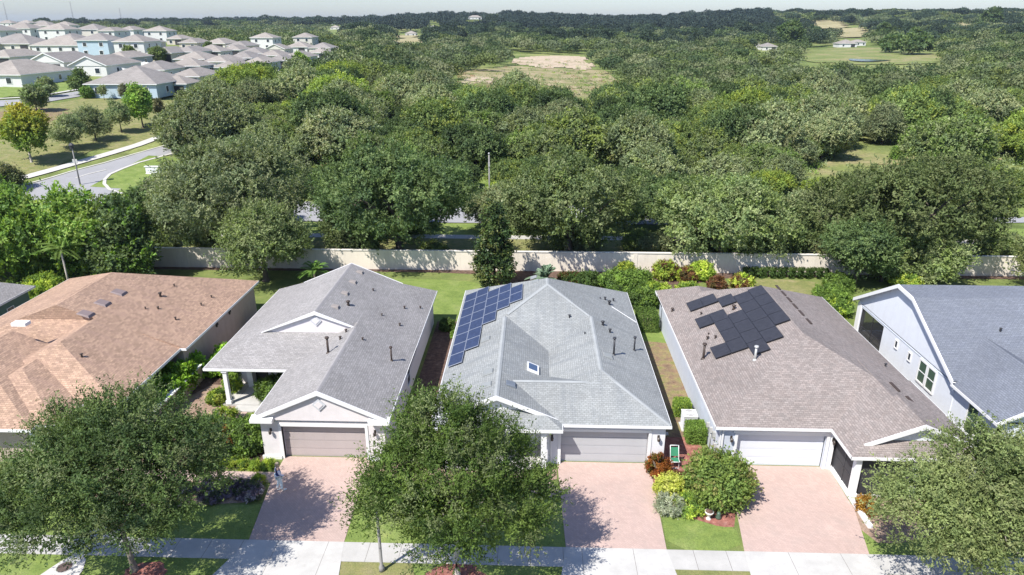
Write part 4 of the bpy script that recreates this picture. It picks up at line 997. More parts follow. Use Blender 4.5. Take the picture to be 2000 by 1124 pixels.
cb_ = crown('crown', LB, 23, 440, 20, 13, .88, (.135, .056), .22, ((.080, .130, .030), (.102, .156, .035), (.125, .180, .042), (.062, .104, .026), (.155, .190, .080)), up=.55, cut=-.5, shell=.48, rnd=.5)
tb = trunkmesh('trunk', 3.0, .17, LB, 5, M['bark_pale'], 12, (.1, .1), 4)
plant('street_tree', 'feathery mid-green street tree between the pink and grey driveways, centre foreground', 'tree', cb_, tb, (-3.25, 24.0, 0), s=.91, group='street trees along the verge')
LC = [(0, 0, 4.9, 3.4, 3.0, 2.5), (-2.6, -.2, 4.2, 2.6, 2.3, 1.9), (2.7, 0, 4.5, 2.8, 2.4, 2.1), (-1.0, .8, 6.3, 2.5, 2.3, 1.7), (1.6, .9, 6.2, 2.4, 2.2, 1.6), (-.4, -1.8, 3.9, 2.6, 1.8, 1.6), (3.6, .4, 5.2, 2.2, 2.0, 1.6), (-3.3, .7, 4.9, 1.9, 1.8, 1.4), (4.2, -.6, 3.9, 2.0, 1.9, 1.4)]
LC = [(a, b, max(c, 4.2)+.1, d, e, f) for a, b, c, d, e, f in LC]
cc_ = crown('crown', LC, 37, 500, 20, 13, .78, (.14, .060), .24, ((.145, .180, .070), (.170, .205, .078), (.200, .225, .10), (.115, .15, .054)), up=.1, cut=-.5, shell=.5, droop=.3, rnd=.6)
tcx = trunkmesh('trunk', 2.6, .17, LC, 9, M['bark_pale'], 11, (0, .1), 4)
plant('street_tree', 'pale olive drooping street tree at the right edge in front of the white house', 'tree', cc_, tcx, (19.5, 24.3, 0), s=.90, group='street trees along the verge')

# ---- row of big roadside oaks beyond the boundary wall, each one its own crown
def oak(seed, R, H, z0, cols, ncl=430, leaf=(.25, .15), n=8, topc=None):
    L = lobeset(seed, n, R, H, z0, .58, (.42, .58))
    c = crown('crown', L, seed, ncl, 15, 9, .62, leaf, .38, cols, up=.3, cut=-.75, shell=.62, rnd=.7, topc=topc)
    t = trunkmesh('trunk', z0+H*.22, R*.055+.08, L, seed, M['bark_dark'], 8, (0, 0), 2)
    return c, t
def roadside(seed, px0, px1, ytop, Y, label, cols, X=None, zb=.9, ncl=430, sc=1.0, **k):
    a = ray(px0, 420); b = ray(px1, 420); x0 = a[0]/a[1]*Y; x1 = b[0]/b[1]*Y
    r = ray((px0+px1)/2, ytop); Yc = Y; top = CH+r[2]/r[1]*Yc
    R = (x1-x0)/2; c, t = oak(seed, R*.97, (top-zb)*.96, zb, cols, ncl, **k)
    return plant('oak_tree', label, 'tree', c, t, ((x0+x1)/2, Y, 0), group='big oaks in a row behind the boundary wall')
roadside(101, 305, 598, 262, 68.5, 'largest, palest grey-green oak behind the wall, left of the darkest one', GREYG, ncl=620, leaf=(.27, .13))
roadside(102, 625, 930, 272, 68.3, 'darkest spreading oak behind the wall, beyond the pink house', DEEP, ncl=560)
roadside(103, 975, 1250, 300, 68.3, 'rounded grey-green oak behind the wall, above the blue solar panels', OLIVE, ncl=560)
roadside(104, 1285, 1545, 345, 68.3, 'low olive oak behind the wall, between the two broad crowns on the right', OLIVE, ncl=480)
roadside(105, 1585, 1950, 315, 68.5, 'broad spreading oak behind the wall at the right, above the white house', ((.095, .12, .045), (.08, .105, .04), (.11, .13, .055)), ncl=640)
def gtree(seed, x, y, R, H, z0, cols, label, name='oak_tree', ncl=200, leaf=(.22, .11), mat=None, cat='tree', cut=-.6, n=6, group=None, tr=None, topc=None, bark='bark_dark'):
    L = lobeset(seed, n, R*.82, H*.92, z0)
    c = crown('crown', L, seed, ncl, 15, 9, .35+R*.1, leaf, .12+R*.07, cols, mat=mat, up=.3, cut=cut, shell=.6, topc=topc)
    t = trunkmesh('trunk', z0+H*.25, tr or (R*.05+.05), L, seed, M[bark], 6, (0, 0), 1)
    return plant(name, label, cat, c, t, (x, y, 0 if y < 80 else hT(x, y)), group=group)
gtree(111, -25.6, 61.3, 4.6, 7.2, .9, OLIVE, 'olive oak inside the wall behind the gap of the terracotta and pink houses', ncl=330)
gtree(112, -17.0, 67.3, 2.3, 5.2, .5, DEEP, 'small dark tree leaning over the wall behind the pink house', ncl=150)
gtree(113, -19.8, 66.8, 1.8, 4.8, .8, OLIVE, 'narrow olive tree leaning over the wall next to the small dark one', ncl=110)
gtree(114, 30.0, 61.6, 3.4, 6.4, .4, DEEP, 'dark bushy tree in the back garden left of the white house', ncl=300)
gtree(115, 37.0, 62.0, 2.8, 5.0, .3, OLIVE, 'olive shrubby tree against the wall behind the white house', ncl=200)
gtree(116, 33.2, 63.0, 2.2, 3.6, .3, OLIVE, 'small olive tree against the wall between the dark bushy tree and the shrubby one', ncl=130)
gtree(117, 46.5, 60.5, 3.0, 4.6, .6, ((.16, .18, .07), (.13, .16, .06)), 'thin yellow-green tree at the right edge in front of the wall', ncl=110)
gtree(118, 21.8, 67.5, 1.9, 3.6, .4, DEEP, 'small dark tree over the wall below the low olive oak', ncl=110)
gtree(119, 26.6, 68.3, 2.4, 5.0, .4, DEEP, 'dark round tree filling the gap between two roadside oaks on the right', ncl=150)

# ---- magnolia-like conical tree
LM = [(0, 0, 1.9, 1.75, 1.6, 1.6), (0, 0, 3.7, 1.35, 1.3, 1.5), (.1, 0, 5.4, .95, .95, 1.3), (0, 0, 7.0, .55, .55, 1.1)]
cm = crown('crown', LM, 51, 200, 12, 8, .5, (.24, .13), .2, ((.035, .06, .02), (.055, .085, .025), (.085, .10, .03), (.03, .05, .02)), mat=M['leafglossy'], up=.1, cut=-.8, shell=.55)
tm = trunkmesh('trunk', 5.5, .12, LM, 51, M['bark_dark'], 5)
plant('magnolia_tree', 'narrow dark conical magnolia in front of the wall behind the blue panels', 'tree', cm, tm, (-3.65, 60.6, 0))

# ---- tall leafy clump at the left
for i, (x, y, R, H, lab) in enumerate(((-47.5, 60.5, 4.2, 8.9, 'bright green tall clump at the left edge above the green-walled house'), (-42.6, 61.0, 3.8, 8.6, 'bright green tall clump behind the white palm trunk'), (-38.8, 60.2, 2.9, 7.9, 'darker tall clump at the left end of the visible wall'), (-53.0, 61.5, 4.5, 9.3, 'tall clump cut by the left edge of the photo'))):
    L = lobeset(200+i, 8, R, H, .2, .55, (.40, .55))
    c = crown('foliage', L, 200+i, 330, 13, 8, .7, (.34, .17), .4, FRESH if i != 2 else DEEP+FRESH[:1], mat=M['leafbright'], up=.3, cut=-.9, shell=.6)
    plant('bamboo_clump', lab, 'bamboo', c, None, (x, y, 0), group='tall leafy clumps at the left of the wall', cname='foliage')

# ---- palms
def frondmesh(name, n, L, seed, cols, w=.05, el=(.2, 1.3), droopk=.9, nleaf=26, ll=.45):
    rg = np.random.default_rng(seed); P = []; D = []; C = []; Ln = []
    for i in range(n):
        a = 2*pi*i/n*2.4+rg.uniform(-.2, .2); e = rg.uniform(*el); d = np.array([cos(a)*cos(e), sin(a)*cos(e), sin(e)]); c = np.array(cols[rg.integers(len(cols))])*rg.uniform(.8, 1.2)
        side = unit(np.cross(d, [0, 0, 1.0])); l = L*rg.uniform(.8, 1.1)
        for k in range(nleaf):
            t = (k+1)/nleaf; p = d*l*t; p[2] -= droopk*l*t*t*.45
            for s in (-1, 1):
                P.append(p); dd = side*s*.9+d*.6; dd[2] -= .3*t+.05; D.append(dd); C.append(c); Ln.append(ll*(1-.6*abs(t-.4)))
    P = np.array(P); D = np.array(D); C = np.array(C); Ln = np.array(Ln)
    return leafmesh(name, P, D, None, np.tile([0, 0, 1.0], (len(P), 1)), Ln, np.full(len(P), w), C, M['leafglossy'])
def palm(x, y, h, L, n, seed, cols, label, r=.13, mat='bark', el=(.1, 1.3), w=.06, name='palm_tree', droopk=.9):
    t = thing(name, label, 'palm', (x, y, 0))
    fm = frondmesh('crown', n, L, seed, cols, w, el, droopk); c = bpy.data.objects.new('crown', fm); COL.objects.link(c); c.parent = t; c.location = (0, 0, h)
    mb = MB(); mb.tube([(0, 0, 0), (0, 0, h*.5), (0, 0, h)], [r*1.2, r, r*.9], 8); k = mb.build('trunk', M[mat]); k.parent = t
    return t
palm(1.1, 60.4, .9, 2.0, 26, 61, ((.15, .22, .15), (.18, .25, .17)), 'silvery green fan of palm fronds peeping over the middle roof ridge', .16, 'bark', (.1, 1.4), .11)
palm(-20.6, 60.5, 1.3, 1.7, 22, 62, ((.08, .15, .03), (.11, .19, .04)), 'small bright palm in front of the wall left of the pink house ridge', .12)
palm(-41.6, 56.6, 4.4, 2.2, 20, 63, ((.10, .17, .04), (.13, .19, .05)), 'tall thin palm with pale trunk behind the terracotta roof', .085, 'bark_pale')

# ---- shrubs
def shrubmesh(seed, R, H, cols, ncl=60, leaf=(.09, .055), mat=None, tw=12, lv=7, shell=.72, cs=None, tl=None, up=.3, rnd=.9, box=None, topc=None):
    if box:
        rg = np.random.default_rng(seed); bx, by, bz = box; n = int(ncl*tw*lv)
        f = rg.random(n); P = np.stack([rg.uniform(-bx, bx, n), rg.uniform(-by, by, n), rg.uniform(.02, bz, n)], 1)
        sd = rg.integers(0, 5, n); P[sd == 0, 0] = bx; P[sd == 1, 0] = -bx; P[sd == 2, 1] = by; P[sd == 3, 1] = -by; P[sd == 4, 2] = bz
        P += rg.normal(size=P.shape)*.035
        C = np.array(cols)[rg.integers(0, len(cols), n)]*rg.uniform(.75, 1.25, (n, 1))
        return leafmesh('foliage', P, rg.normal(size=(n, 3))+np.array([0, 0, .5]), None, rg.normal(size=(n, 3)), np.full(n, leaf[0]), np.full(n, leaf[1]), C, mat or M['leafbright'])
    return crown('foliage', [(0, 0, H*.5, R, R, H*.5)], seed, ncl, tw, lv, tl or R*.22, leaf, cs or R*.1, cols, mat=mat or M['leafbright'], up=up, cut=-.85, shell=shell, rnd=rnd, topc=topc)
STEM = None
def stems(seed, R, H):
    rd = random.Random(seed); mb = MB()
    for i in range(5):
        a = rd.uniform(0, 2*pi); mb.tube([(0, 0, 0), (R*.3*cos(a), R*.3*sin(a), H*.4), (R*.55*cos(a), R*.55*sin(a), H*.75)], [.035, .025, .01], 5)
    o = mb.build('stems', M['bark']); me = o.data; bpy.data.objects.remove(o); return me
def shrub(x, y, R, H, cols, label, seed, name='shrub', group=None, cat='shrub', **k):
    c = shrubmesh(seed, R, H, cols, **k)
    return plant(name, label, cat, c, stems(seed, R, H), (x, y, 0), group=group, cname='foliage', tname='stems')
ORG = ((.24, .085, .02), (.19, .06, .018), (.28, .12, .03), (.10, .09, .02)); YEL = ((.30, .32, .06), (.36, .37, .10), (.24, .27, .05)); GRN = ((.12, .19, .04), (.16, .24, .05), (.09, .15, .035)); DK = ((.05, .085, .025), (.07, .11, .03))
LIME = ((.26, .33, .05), (.33, .38, .07), (.20, .28, .045)); RED = ((.11, .05, .03), (.15, .08, .035), (.09, .07, .03)); GREYSH = ((.24, .27, .20), (.30, .32, .25), (.18, .21, .14)); PUR = ((.13, .10, .14), (.20, .16, .21), (.09, .10, .07), (.26, .23, .27), (.10, .13, .06))
shrub(6.95, 31.95, .62, 1.1, ORG, 'round orange croton beside the grey garage', 301, 'croton_shrub', ncl=90)
shrub(7.25, 30.15, .78, 1.0, YEL, 'clipped yellow round shrub in the red mulch bed', 302, ncl=110, leaf=(.08, .06))
shrub(7.0, 28.95, .68, .75, GREYSH, 'silvery grey shrub in front of the yellow one', 303, ncl=80, leaf=(.11, .03))
shrub(8.05, 29.0, .72, .7, LIME+GRN, 'low lime green mounding shrub right of the silvery one', 304, ncl=80, leaf=(.13, .035))
shrub(9.7, 30.05, 1.5, 2.2, ((.12, .17, .04), (.16, .21, .05), (.09, .135, .035), (.13, .18, .045), (.10, .15, .04), (.12, .17, .045), (.16, .16, .055)), 'biggest round green shrub with reddish flower tips, between two driveways', 305, 'ixora_shrub', ncl=330, leaf=(.14, .085), cs=.16)
shrub(7.9, 31.2, .38, .6, RED, 'small dark red shrub behind the yellow one', 306, ncl=40)
shrub(16.95, 29.2, .45, .8, ((.26, .15, .03), (.20, .10, .02)), 'orange-yellow shrub half hidden at the left of the drooping street tree', 307, 'croton_shrub', ncl=60)
def boxbush(x, y, bx, by, bz, cols, label, seed, group=None):
    c = shrubmesh(seed, 0, 0, cols, ncl=70, box=(bx, by, bz), tw=14, lv=8, leaf=(.09, .05))
    return plant('clipped_bush', label, 'bush', c, stems(seed, bx, bz), (x, y, 0), group=group, cname='foliage', tname='stems')
boxbush(9.65, 35.35, .5, .5, 1.05, GRN, 'clipped boxy bush in front of the air conditioner', 311); boxbush(9.45, 38.3, .45, .45, .9, GRN+LIME[:1], 'clipped boxy bush behind the air conditioner', 312)
boxbush(9.2, 51.6, .75, 1.1, 1.35, DK+GRN[:1], 'square dark hedge block between the two solar-panel houses at the back', 313)
shrub(-20.0, 40.0, .55, 1.05, GRN+LIME[:1], 'round clipped ball behind the white porch column', 314, ncl=70, shell=.85, group=None)
shrub(-20.3, 41.3, .5, 1.15, GRN, 'farther clipped ball against the wall behind the porch column', 315, ncl=60, shell=.85)
shrub(-20.4, 38.6, .55, .9, LIME+GRN, 'yellow-green clipped ball left of the white porch column', 316, ncl=70, shell=.85)
shrub(-16.9, 39.2, .95, 1.5, GRN+DK, 'leafy shrub in the porch corner of the pink house', 317, ncl=110, leaf=(.16, .07))
shrub(-16.0, 37.4, .8, .9, GRN+LIME, 'light green shrub along the wall of the pink garage', 318, ncl=80, leaf=(.13, .06))
shrub(-16.1, 35.6, .8, 1.0, LIME+GRN, 'lime shrub with leaves over the front path', 319, ncl=80, leaf=(.13, .06))
shrub(-16.3, 33.6, 1.05, 1.7, DK+GRN, 'dense dark shrub at the left corner of the pink garage', 320, ncl=150, leaf=(.15, .08))
shrub(-17.6, 33.2, .95, 1.3, GRN+ORG[:1], 'shrub with orange flowers beside the dense dark one', 321, ncl=110, leaf=(.13, .07))
shrub(-17.9, 35.2, .6, .8, GRN, 'small green shrub on the left side of the front path', 322, ncl=60)
shrub(-18.9, 36.4, .7, .8, GRN+LIME, 'edging shrub left of the brick path near the porch', 323, ncl=60)
shrub(-19.4, 34.9, .9, 1.1, GRN, 'green shrub behind the dark street tree, left of the path', 324, ncl=90)
for i, (x, y, r) in enumerate(((-16.6, 32.0, .35), (-15.9, 31.85, .33), (-15.2, 31.8, .33), (-14.6, 31.85, .3), (-17.3, 32.05, .35))):
    shrub(x, y, r, .35, LIME+GRN, 'low lime-green border plant along the front path of the pink house', 330+i, 'border_plant', 'border plants along the path', 'plant', ncl=26, leaf=(.16, .03))
for i, (x, y) in enumerate(((-14.6, 29.9), (-15.3, 30.1), (-16.2, 30.0), (-17.1, 30.1), (-15.0, 29.3), (-15.9, 29.4), (-17.0, 29.3), (-18.0, 29.5), (-18.9, 30.0), (-14.4, 29.2), (-16.5, 28.9), (-19.8, 29.5))):
    shrub(x, y, .36, .34, PUR, 'low purple-leaved plant in the bed below the front path', 340+i, 'purple_plant', 'purple ground plants in the front bed', 'plant', ncl=30, leaf=(.12, .06), mat=M['leaf'])
shrub(-14.6, 30.45, .3, .4, LIME, 'single lime tuft at the driveway end of the purple bed', 355, 'border_plant', ncl=26, leaf=(.16, .03), cat='plant')
# courtyard plants beside the terracotta house
for i, (x, y, r, hh, lab) in enumerate(((-23.7, 42.0, .9, 1.6, 'bright green banana-like shrub at the far end of the courtyard wall'), (-23.5, 40.2, .9, 1.9, 'tallest bright shrub inside the courtyard wall'), (-23.6, 38.6, .85, 1.6, 'middle bright shrub inside the courtyard wall'), (-23.7, 37.0, .8, 1.5, 'nearest bright shrub inside the courtyard wall'), (-21.9, 42.6, .8, 1.2, 'bright shrub outside the far end of the courtyard wall'), (-22.0, 44.2, .8, 1.2, 'bright shrub in the gap between terracotta and pink houses'))):
    shrub(x, y, r, hh, ((.17, .30, .03), (.24, .38, .05), (.12, .22, .03)), lab, 360+i, ncl=80, leaf=(.26, .13))
shrub(-24.8, 33.0, .7, 1.2, GRN, 'green shrub under the front eave of the terracotta house', 368, ncl=60)
shrub(-26.8, 30.0, .9, 1.3, GRN, 'green shrub in front of the terracotta house corner', 369, ncl=80)
# back gardens
for i, (x, y, r, hh, cols, lab) in enumerate((
    (7.6, 60.2, 1.5, 1.9, GRN+DK, 'big green shrub in the back garden right of the middle roof'), (9.6, 60.8, 1.4, 1.8, GRN, 'light green shrub beside the big one in the back garden'),
    (8.9, 63.4, .9, 1.7, LIME, 'lime shrub against the sunlit patch of wall'), (11.3, 58.8, 1.2, 1.1, LIME+GRN, 'low lime shrub behind the black-panel house'),
    (12.7, 63.2, 1.2, 2.0, LIME+RED[:1], 'yellow-green croton with a red base against the wall'), (16.2, 63.2, 1.1, 2.0, LIME, 'second yellow-green shrub against the wall'),
    (14.6, 62.6, .9, 1.5, RED+LIME[:1], 'reddish shrub between the two yellow-green ones'), (14.0, 59.0, 1.1, 1.1, GRN+LIME, 'bright low shrub behind the solar-panel ridge'),
    (17.0, 60.5, .8, 1.3, RED, 'dark red shrub behind the ridge of the black-panel roof'), (19.4, 60.8, 1.0, 1.5, RED+LIME, 'orange-red and yellow croton behind the black-panel roof'),
    (5.2, 61.2, 1.2, 1.3, DK, 'dark shrub below the shaded wall right of the silvery palm'), (3.4, 61.8, 1.0, 1.0, DK+RED[:1], 'dark reddish shrub beside the silvery palm'),
    (26.6, 58.2, 1.5, 1.2, GRN, 'low green shrub on the lawn left of the white house'), (25.4, 55.0, 1.5, 1.3, GRN+LIME[:1], 'green shrub at the corner of the screened lanai'),
    (28.2, 60.8, 1.3, 1.5, GRN, 'green shrub under the dark bushy tree'), (34.5, 61.0, 1.2, 1.6, LIME+GRN, 'yellow-green shrub between the garden trees behind the white house'),
    (-6.9, 50.6, .55, .9, DK, 'round dark ball shrub at the back corner of the pink house'), (-5.9, 49.0, .4, .7, GRN, 'small green shrub beside the blue panels'),
    (-21.9, 50.8, .6, 1.0, LIME, 'lime ball shrub between the back corners of two houses'), (-38.8, 57.3, 1.4, 2.2, LIME+GRN, 'yellow-green bush right of the pale palm trunk'),
    (-43.9, 56.4, 1.5, 2.4, GRN+LIME, 'light bush left of the pale palm trunk'), (-34.5, 57.8, .7, 1.0, LIME, 'small lime sprig over the terracotta ridge'),
    (9.4, 56.2, 1.5, 1.6, GRN+DK, 'green shrub beside the square hedge block'), (7.4, 57.3, 1.1, 1.3, DK+GRN, 'dark green shrub behind the right end of the middle roof'),
    (-40.3, 59.0, 1.3, 2.0, DK, 'dark shrub behind the pale palm trunk'), (-46.5, 57.5, 1.3, 1.7, DK+GRN, 'dark hedge shrub behind the green-walled house'))):
    shrub(x, y, r*.92, hh*.82, cols, lab, 400+i, ncl=int(45+45*r), leaf=(.17, .09))
for i in range(9):
    shrub(21+i*.9+random.uniform(-.2, .2), 63.9, .6, .9, DK, 'low dark hedge plant along the shaded foot of the wall', 450, 'hedge_plant', 'hedge plants at the foot of the wall', 'plant', ncl=36, leaf=(.13, .07))

# ------------------------------------------------------------------ small things in the yards
# air conditioner
ac = root('air_conditioner', 'white air conditioning unit beside the blue-grey wall', 'air conditioner', (9.55, 36.7, 0))
mb = MB(); mb.box(9.15, 9.95, 36.3, 37.1, .1, .98)
mb.build('housing', M['galv'], ac); mb = MB(); mb.box(9.12, 9.98, 36.27, 37.13, .98, 1.04); mb.build('top_cover', M['trim'], ac)
mb = MB()
for r in (.12, .2, .28, .34):
    mb.tube([(9.55+r*cos(t*pi/8), 36.7+r*sin(t*pi/8), 1.055) for t in range(17)], [.008]*17, 4)
mb.build('fan_grille', M['dark'], ac); mb = MB()
for z in range(12): mb.box(9.135, 9.965, 36.285, 37.115, .16+z*.065, .18+z*.065)
mb.build('louvres', M['stucco_greyband'], ac); mb = MB(); mb.box(9.05, 10.05, 36.2, 37.2, 0, .1); mb.build('base_pad', M['concrete3'], ac)
# folding chair with green webbing
fc = root('folding_chair', 'white folding chair with green webbing standing on the mulch by the grey house', 'chair', (7.95, 32.75, 0))
mb = MB()
for x in (7.72, 8.18):
    mb.tube([(x, 32.5, 0), (x, 32.95, .95), (x, 33.05, 1.15)], [.022]*3, 6); mb.tube([(x, 33.05, 0), (x, 32.45, .48)], [.022]*2, 6); mb.tube([(x, 32.45, .46), (x, 32.85, .46)], [.02]*2, 6)
for p in ((33.05, 1.15), (32.45, .46), (32.5, .03), (33.03, .03)): mb.tube([(7.72, p[0], p[1]), (8.18, p[0], p[1])], [.022]*2, 6)
mb.build('frame', M['trim'], fc)
mb = MB(); mb.prism([(7.74, 32.46, .47), (8.16, 32.46, .47), (8.16, 32.84, .47), (7.74, 32.84, .47)], [(7.74, 32.46, .49), (8.16, 32.46, .49), (8.16, 32.84, .49), (7.74, 32.84, .49)])
M['greenweb'] = plain('green_webbing', (.03, .19, .10), .7, .1); mb.build('seat', M['greenweb'], fc)
mb = MB(); mb.prism([(7.74, 32.80, .62), (8.16, 32.80, .62), (8.16, 33.0, 1.06), (7.74, 33.0, 1.06)], [(7.74, 32.83, .6), (8.16, 32.83, .6), (8.16, 33.03, 1.04), (7.74, 33.03, 1.04)]); mb.build('backrest', M['greenweb'], fc)
# garden ornament and lantern
go = root('garden_urn', 'pale stone garden urn in front of the big round shrub', 'urn', (8.85, 28.35, 0))
mb = MB(); mb.lathe((8.85, 28.35, 0), [(.13, 0), (.13, .05), (.07, .1), (.06, .18), (.16, .32), (.21, .42), (.23, .46), (.19, .46)], 14); mb.build('bowl', M['cap'], go)
mb = MB(); mb.ell((8.85, 28.35, .47), (.18, .18, .06)); mb.build('filling', M['mulch'], go)
gs = root('garden_stone', 'small dark green garden ornament right of the stone urn', 'ornament', (9.35, 28.4, 0))
mb = MB(); mb.lathe((9.35, 28.4, 0), [(.14, 0), (.15, .12), (.1, .25), (.11, .32), (.05, .4)], 12); mb.build('body', plain('dark_green_glaze', (.06, .10, .07), .4), gs)
# brochure-like white edging stones
for i, (x, y) in enumerate(((8.4, 38.5), (8.0, 35.9), (8.35, 36.6))):
    mb = MB(); mb.box(x-.2, x+.2, y-.15, y+.15, 0, .08); tag(mb.build('stepping_stone', M['concrete3'], loc=(x, y, .03)), 'pale stepping stone in the bed between the grey and blue-grey houses', 'stone', 'stepping stones in the side bed')
# manhole
mh = root('manhole_cover', 'round dark manhole cover in the pale utility path', 'manhole cover', (-21.1, 24.05, 0))
mb = MB(); mb.lathe((-21.1, 24.05, .03), [(.36, 0), (.36, .02)], 28, False); mb.build('ring', M['galv'], mh)
mb = MB(); mb.lathe((-21.1, 24.05, .045), [(.32, 0), (.32, .015)], 28, False)
for i in range(6): mb.box(-21.1-.22, -21.1+.22, 24.05-.2+i*.07, 24.05-.175+i*.07, .06, .068)
mb.build('lid', plain('rusty_iron', (.10, .07, .06), .7, .25, 8), mh)
# street lamp hidden in the middle tree
sl = root('street_lamp', 'thin pale street lamp post whose top is hidden in the middle street tree', 'street lamp', (-6.68, 24.35, 0))
mb = MB(); mb.lathe((-6.68, 24.35, 0), [(.13, 0), (.13, .25), (.075, .32), (.065, 3.2), (.05, 3.6)], 12); mb.build('pole', M['pole'], sl)
mb = MB(); mb.lathe((-6.68, 24.35, 3.6), [(.06, 0), (.13, .05), (.17, .35), (.2, .38), (.05, .55), (.01, .62)], 8, False); mb.build('lantern', M['dark'], sl)
# paper/white sprinkler head dots
# person on the driveway -------------------------------------------------------
def skin(name, verts, edges, radii, mat, parent, sub=1, rootv=0):
    me = bpy.data.meshes.new(name); me.from_pydata(verts, edges, []); o = bpy.data.objects.new(name, me); COL.objects.link(o); o.parent = parent
    md = o.modifiers.new('Skin', 'SKIN'); md.use_smooth_shade = True
    for i, r in enumerate(radii): me.skin_vertices[0].data[i].radius = r if isinstance(r, tuple) else (r, r)
    for i in range(len(verts)): me.skin_vertices[0].data[i].use_root = (i == rootv)
    s = o.modifiers.new('Sub', 'SUBSURF'); s.levels = sub; s.render_levels = sub; me.materials.append(mat); return o
pr = thing('person', 'person in navy vest, pale sleeves and white trousers walking on the pink driveway', 'person', (-13.23, 29.85, .036), radians(-60))
M['skin'] = plain('skin', (.50, .32, .24), .6, .03, fine=0); M['navy'] = plain('navy_cloth', (.02, .03, .12), .8, .1); M['lilac'] = plain('pale_lilac_cloth', (.62, .60, .72), .8, .05)
M['whitecloth'] = plain('white_cloth', (.78, .82, .80), .8, .03); M['hair'] = plain('grey_blond_hair', (.30, .24, .18), .8, .2)
# figure faces +Y (local); walking, right foot forward
J = dict(pel=(0, 0, .93), waist=(0, .0, 1.08), chest=(0, .01, 1.28), neckb=(0, .0, 1.43), neck=(0, .015, 1.49), head=(0, .04, 1.58), crown=(0, .03, 1.68),
    ls=(-.17, 0, 1.38), le=(-.23, -.10, 1.13), lw=(-.22, -.02, .90), rs=(.17, 0, 1.38), re=(.25, .04, 1.13), rw=(.27, .26, 1.00),
    lh=(-.09, 0, .90), lk=(-.10, -.01, .50), la=(-.10, -.13, .10), lt=(-.10, .02, .03), rh=(.09, 0, .90), rk=(.10, .08, .49), ra=(.10, .08, .09), rt=(.10, .24, .04))
names = list(J); idx = {n: i for i, n in enumerate(names)}
E_ = [('pel', 'waist'), ('waist', 'chest'), ('chest', 'neckb'), ('neckb', 'neck'), ('neck', 'head'), ('head', 'crown'), ('neckb', 'ls'), ('ls', 'le'), ('le', 'lw'), ('neckb', 'rs'), ('rs', 're'), ('re', 'rw'), ('pel', 'lh'), ('lh', 'lk'), ('lk', 'la'), ('la', 'lt'), ('pel', 'rh'), ('rh', 'rk'), ('rk', 'ra'), ('ra', 'rt')]
rad = dict(pel=(.13, .10), waist=(.115, .085), chest=(.14, .10), neckb=.07, neck=.052, head=(.075, .09), crown=.05, ls=.06, le=.042, lw=.028, rs=.06, re=.042, rw=.028, lh=.085, lk=.058, la=.038, lt=.03, rh=.085, rk=.058, ra=.038, rt=.03)
vs = [J[n] for n in names]; es = [(idx[a], idx[b]) for a, b in E_]; rr = [rad[n] for n in names]
def hand(w, side, fwd):
    w = Vector(w); f = Vector(fwd).normalized(); palm_ = w+f*.07; b = len(vs); vs.append(tuple(palm_)); rr.append((.034, .02)); es.append((idx['lw' if side < 0 else 'rw'], b))
    lat = f.cross(Vector((side, 0, .2))).normalized()
    for k, l in enumerate((.065, .075, .07, .055)):
        o = lat*(.027-.018*k); p1 = palm_+o+f*.03; p2 = p1+f*l*.55; p3 = p2+(f*.6+Vector((-side*.6, 0, -.2))).normalized()*l*.5
        n = len(vs); vs.extend([tuple(p1), tuple(p2), tuple(p3)]); rr.extend([.010, .009, .007]); es.extend([(b, n), (n, n+1), (n+1, n+2)])
    p1 = w+f*.03+lat*.035; p2 = p1+(f*.7+lat*.6).normalized()*.045; n = len(vs); vs.extend([tuple(p1), tuple(p2)]); rr.extend([.012, .009]); es.extend([(b, n), (n, n+1)])
hand(J['lw'], -1, (.05, .25, -1)); hand(J['rw'], 1, (.15, .9, -.35))
body = skin('body', vs, es, rr, M['skin'], pr, 1, 0)
def cloth(name, nn, inf, mat, ee):
    return skin(name, [J[n] if isinstance(n, str) else n for n in nn], ee, [(tuple(q*inf+.012 for q in rad[n]) if isinstance(rad[n], tuple) else rad[n]*inf+.012) for n in nn], mat, pr, 1, 0)
cloth('vest', ['waist', 'pel', 'chest', 'neckb', 'ls', 'rs'], 1.4, M['navy'], [(0, 1), (0, 2), (2, 3), (3, 4), (3, 5)])
cloth('left_sleeve', ['ls', 'le', 'lw'], 1.15, M['lilac'], [(0, 1), (1, 2)]); cloth('right_sleeve', ['rs', 're', 'rw'], 1.15, M['lilac'], [(0, 1), (1, 2)])
cloth('trousers', ['pel', 'lh', 'lk', 'la', 'rh', 'rk', 'ra'], 1.3, M['whitecloth'], [(0, 1), (1, 2), (2, 3), (0, 4), (4, 5), (5, 6)])
for s, a, t in (('l', 'la', 'lt'), ('r', 'ra', 'rt')):
    mb = MB(); A = J[t]; mb.ell((A[0], A[1]-.05, A[2]+.01), (.05, .13, .045), 10, 6); mb.build('shoe', M['whitecloth'], pr)
mb = MB(); mb.ell((0, .015, 1.645), (.095, .11, .10), 14, 8); mb.ell((0, -.03, 1.57), (.085, .08, .10), 12, 8); mb.build('hair', M['hair'], pr)
mb = MB(); mb.ell((0, .135, 1.585), (.014, .022, .022), 8, 6); mb.ell((-.088, .03, 1.585), (.012, .02, .03), 8, 6); mb.ell((.088, .03, 1.585), (.012, .02, .03), 8, 6); mb.build('nose_and_ears', M['skin'], pr)
mb = MB(); mb.ell((-.032, .118, 1.605), (.011, .008, .007), 8, 5); mb.ell((.032, .118, 1.605), (.011, .008, .007), 8, 5); mb.build('eyes', M['dark'], pr)
mb = MB(); mb.ell((0, .122, 1.545), (.024, .008, .006), 8, 5); mb.build('mouth', plain('lips', (.40, .16, .14), .6, .02, fine=0), pr)

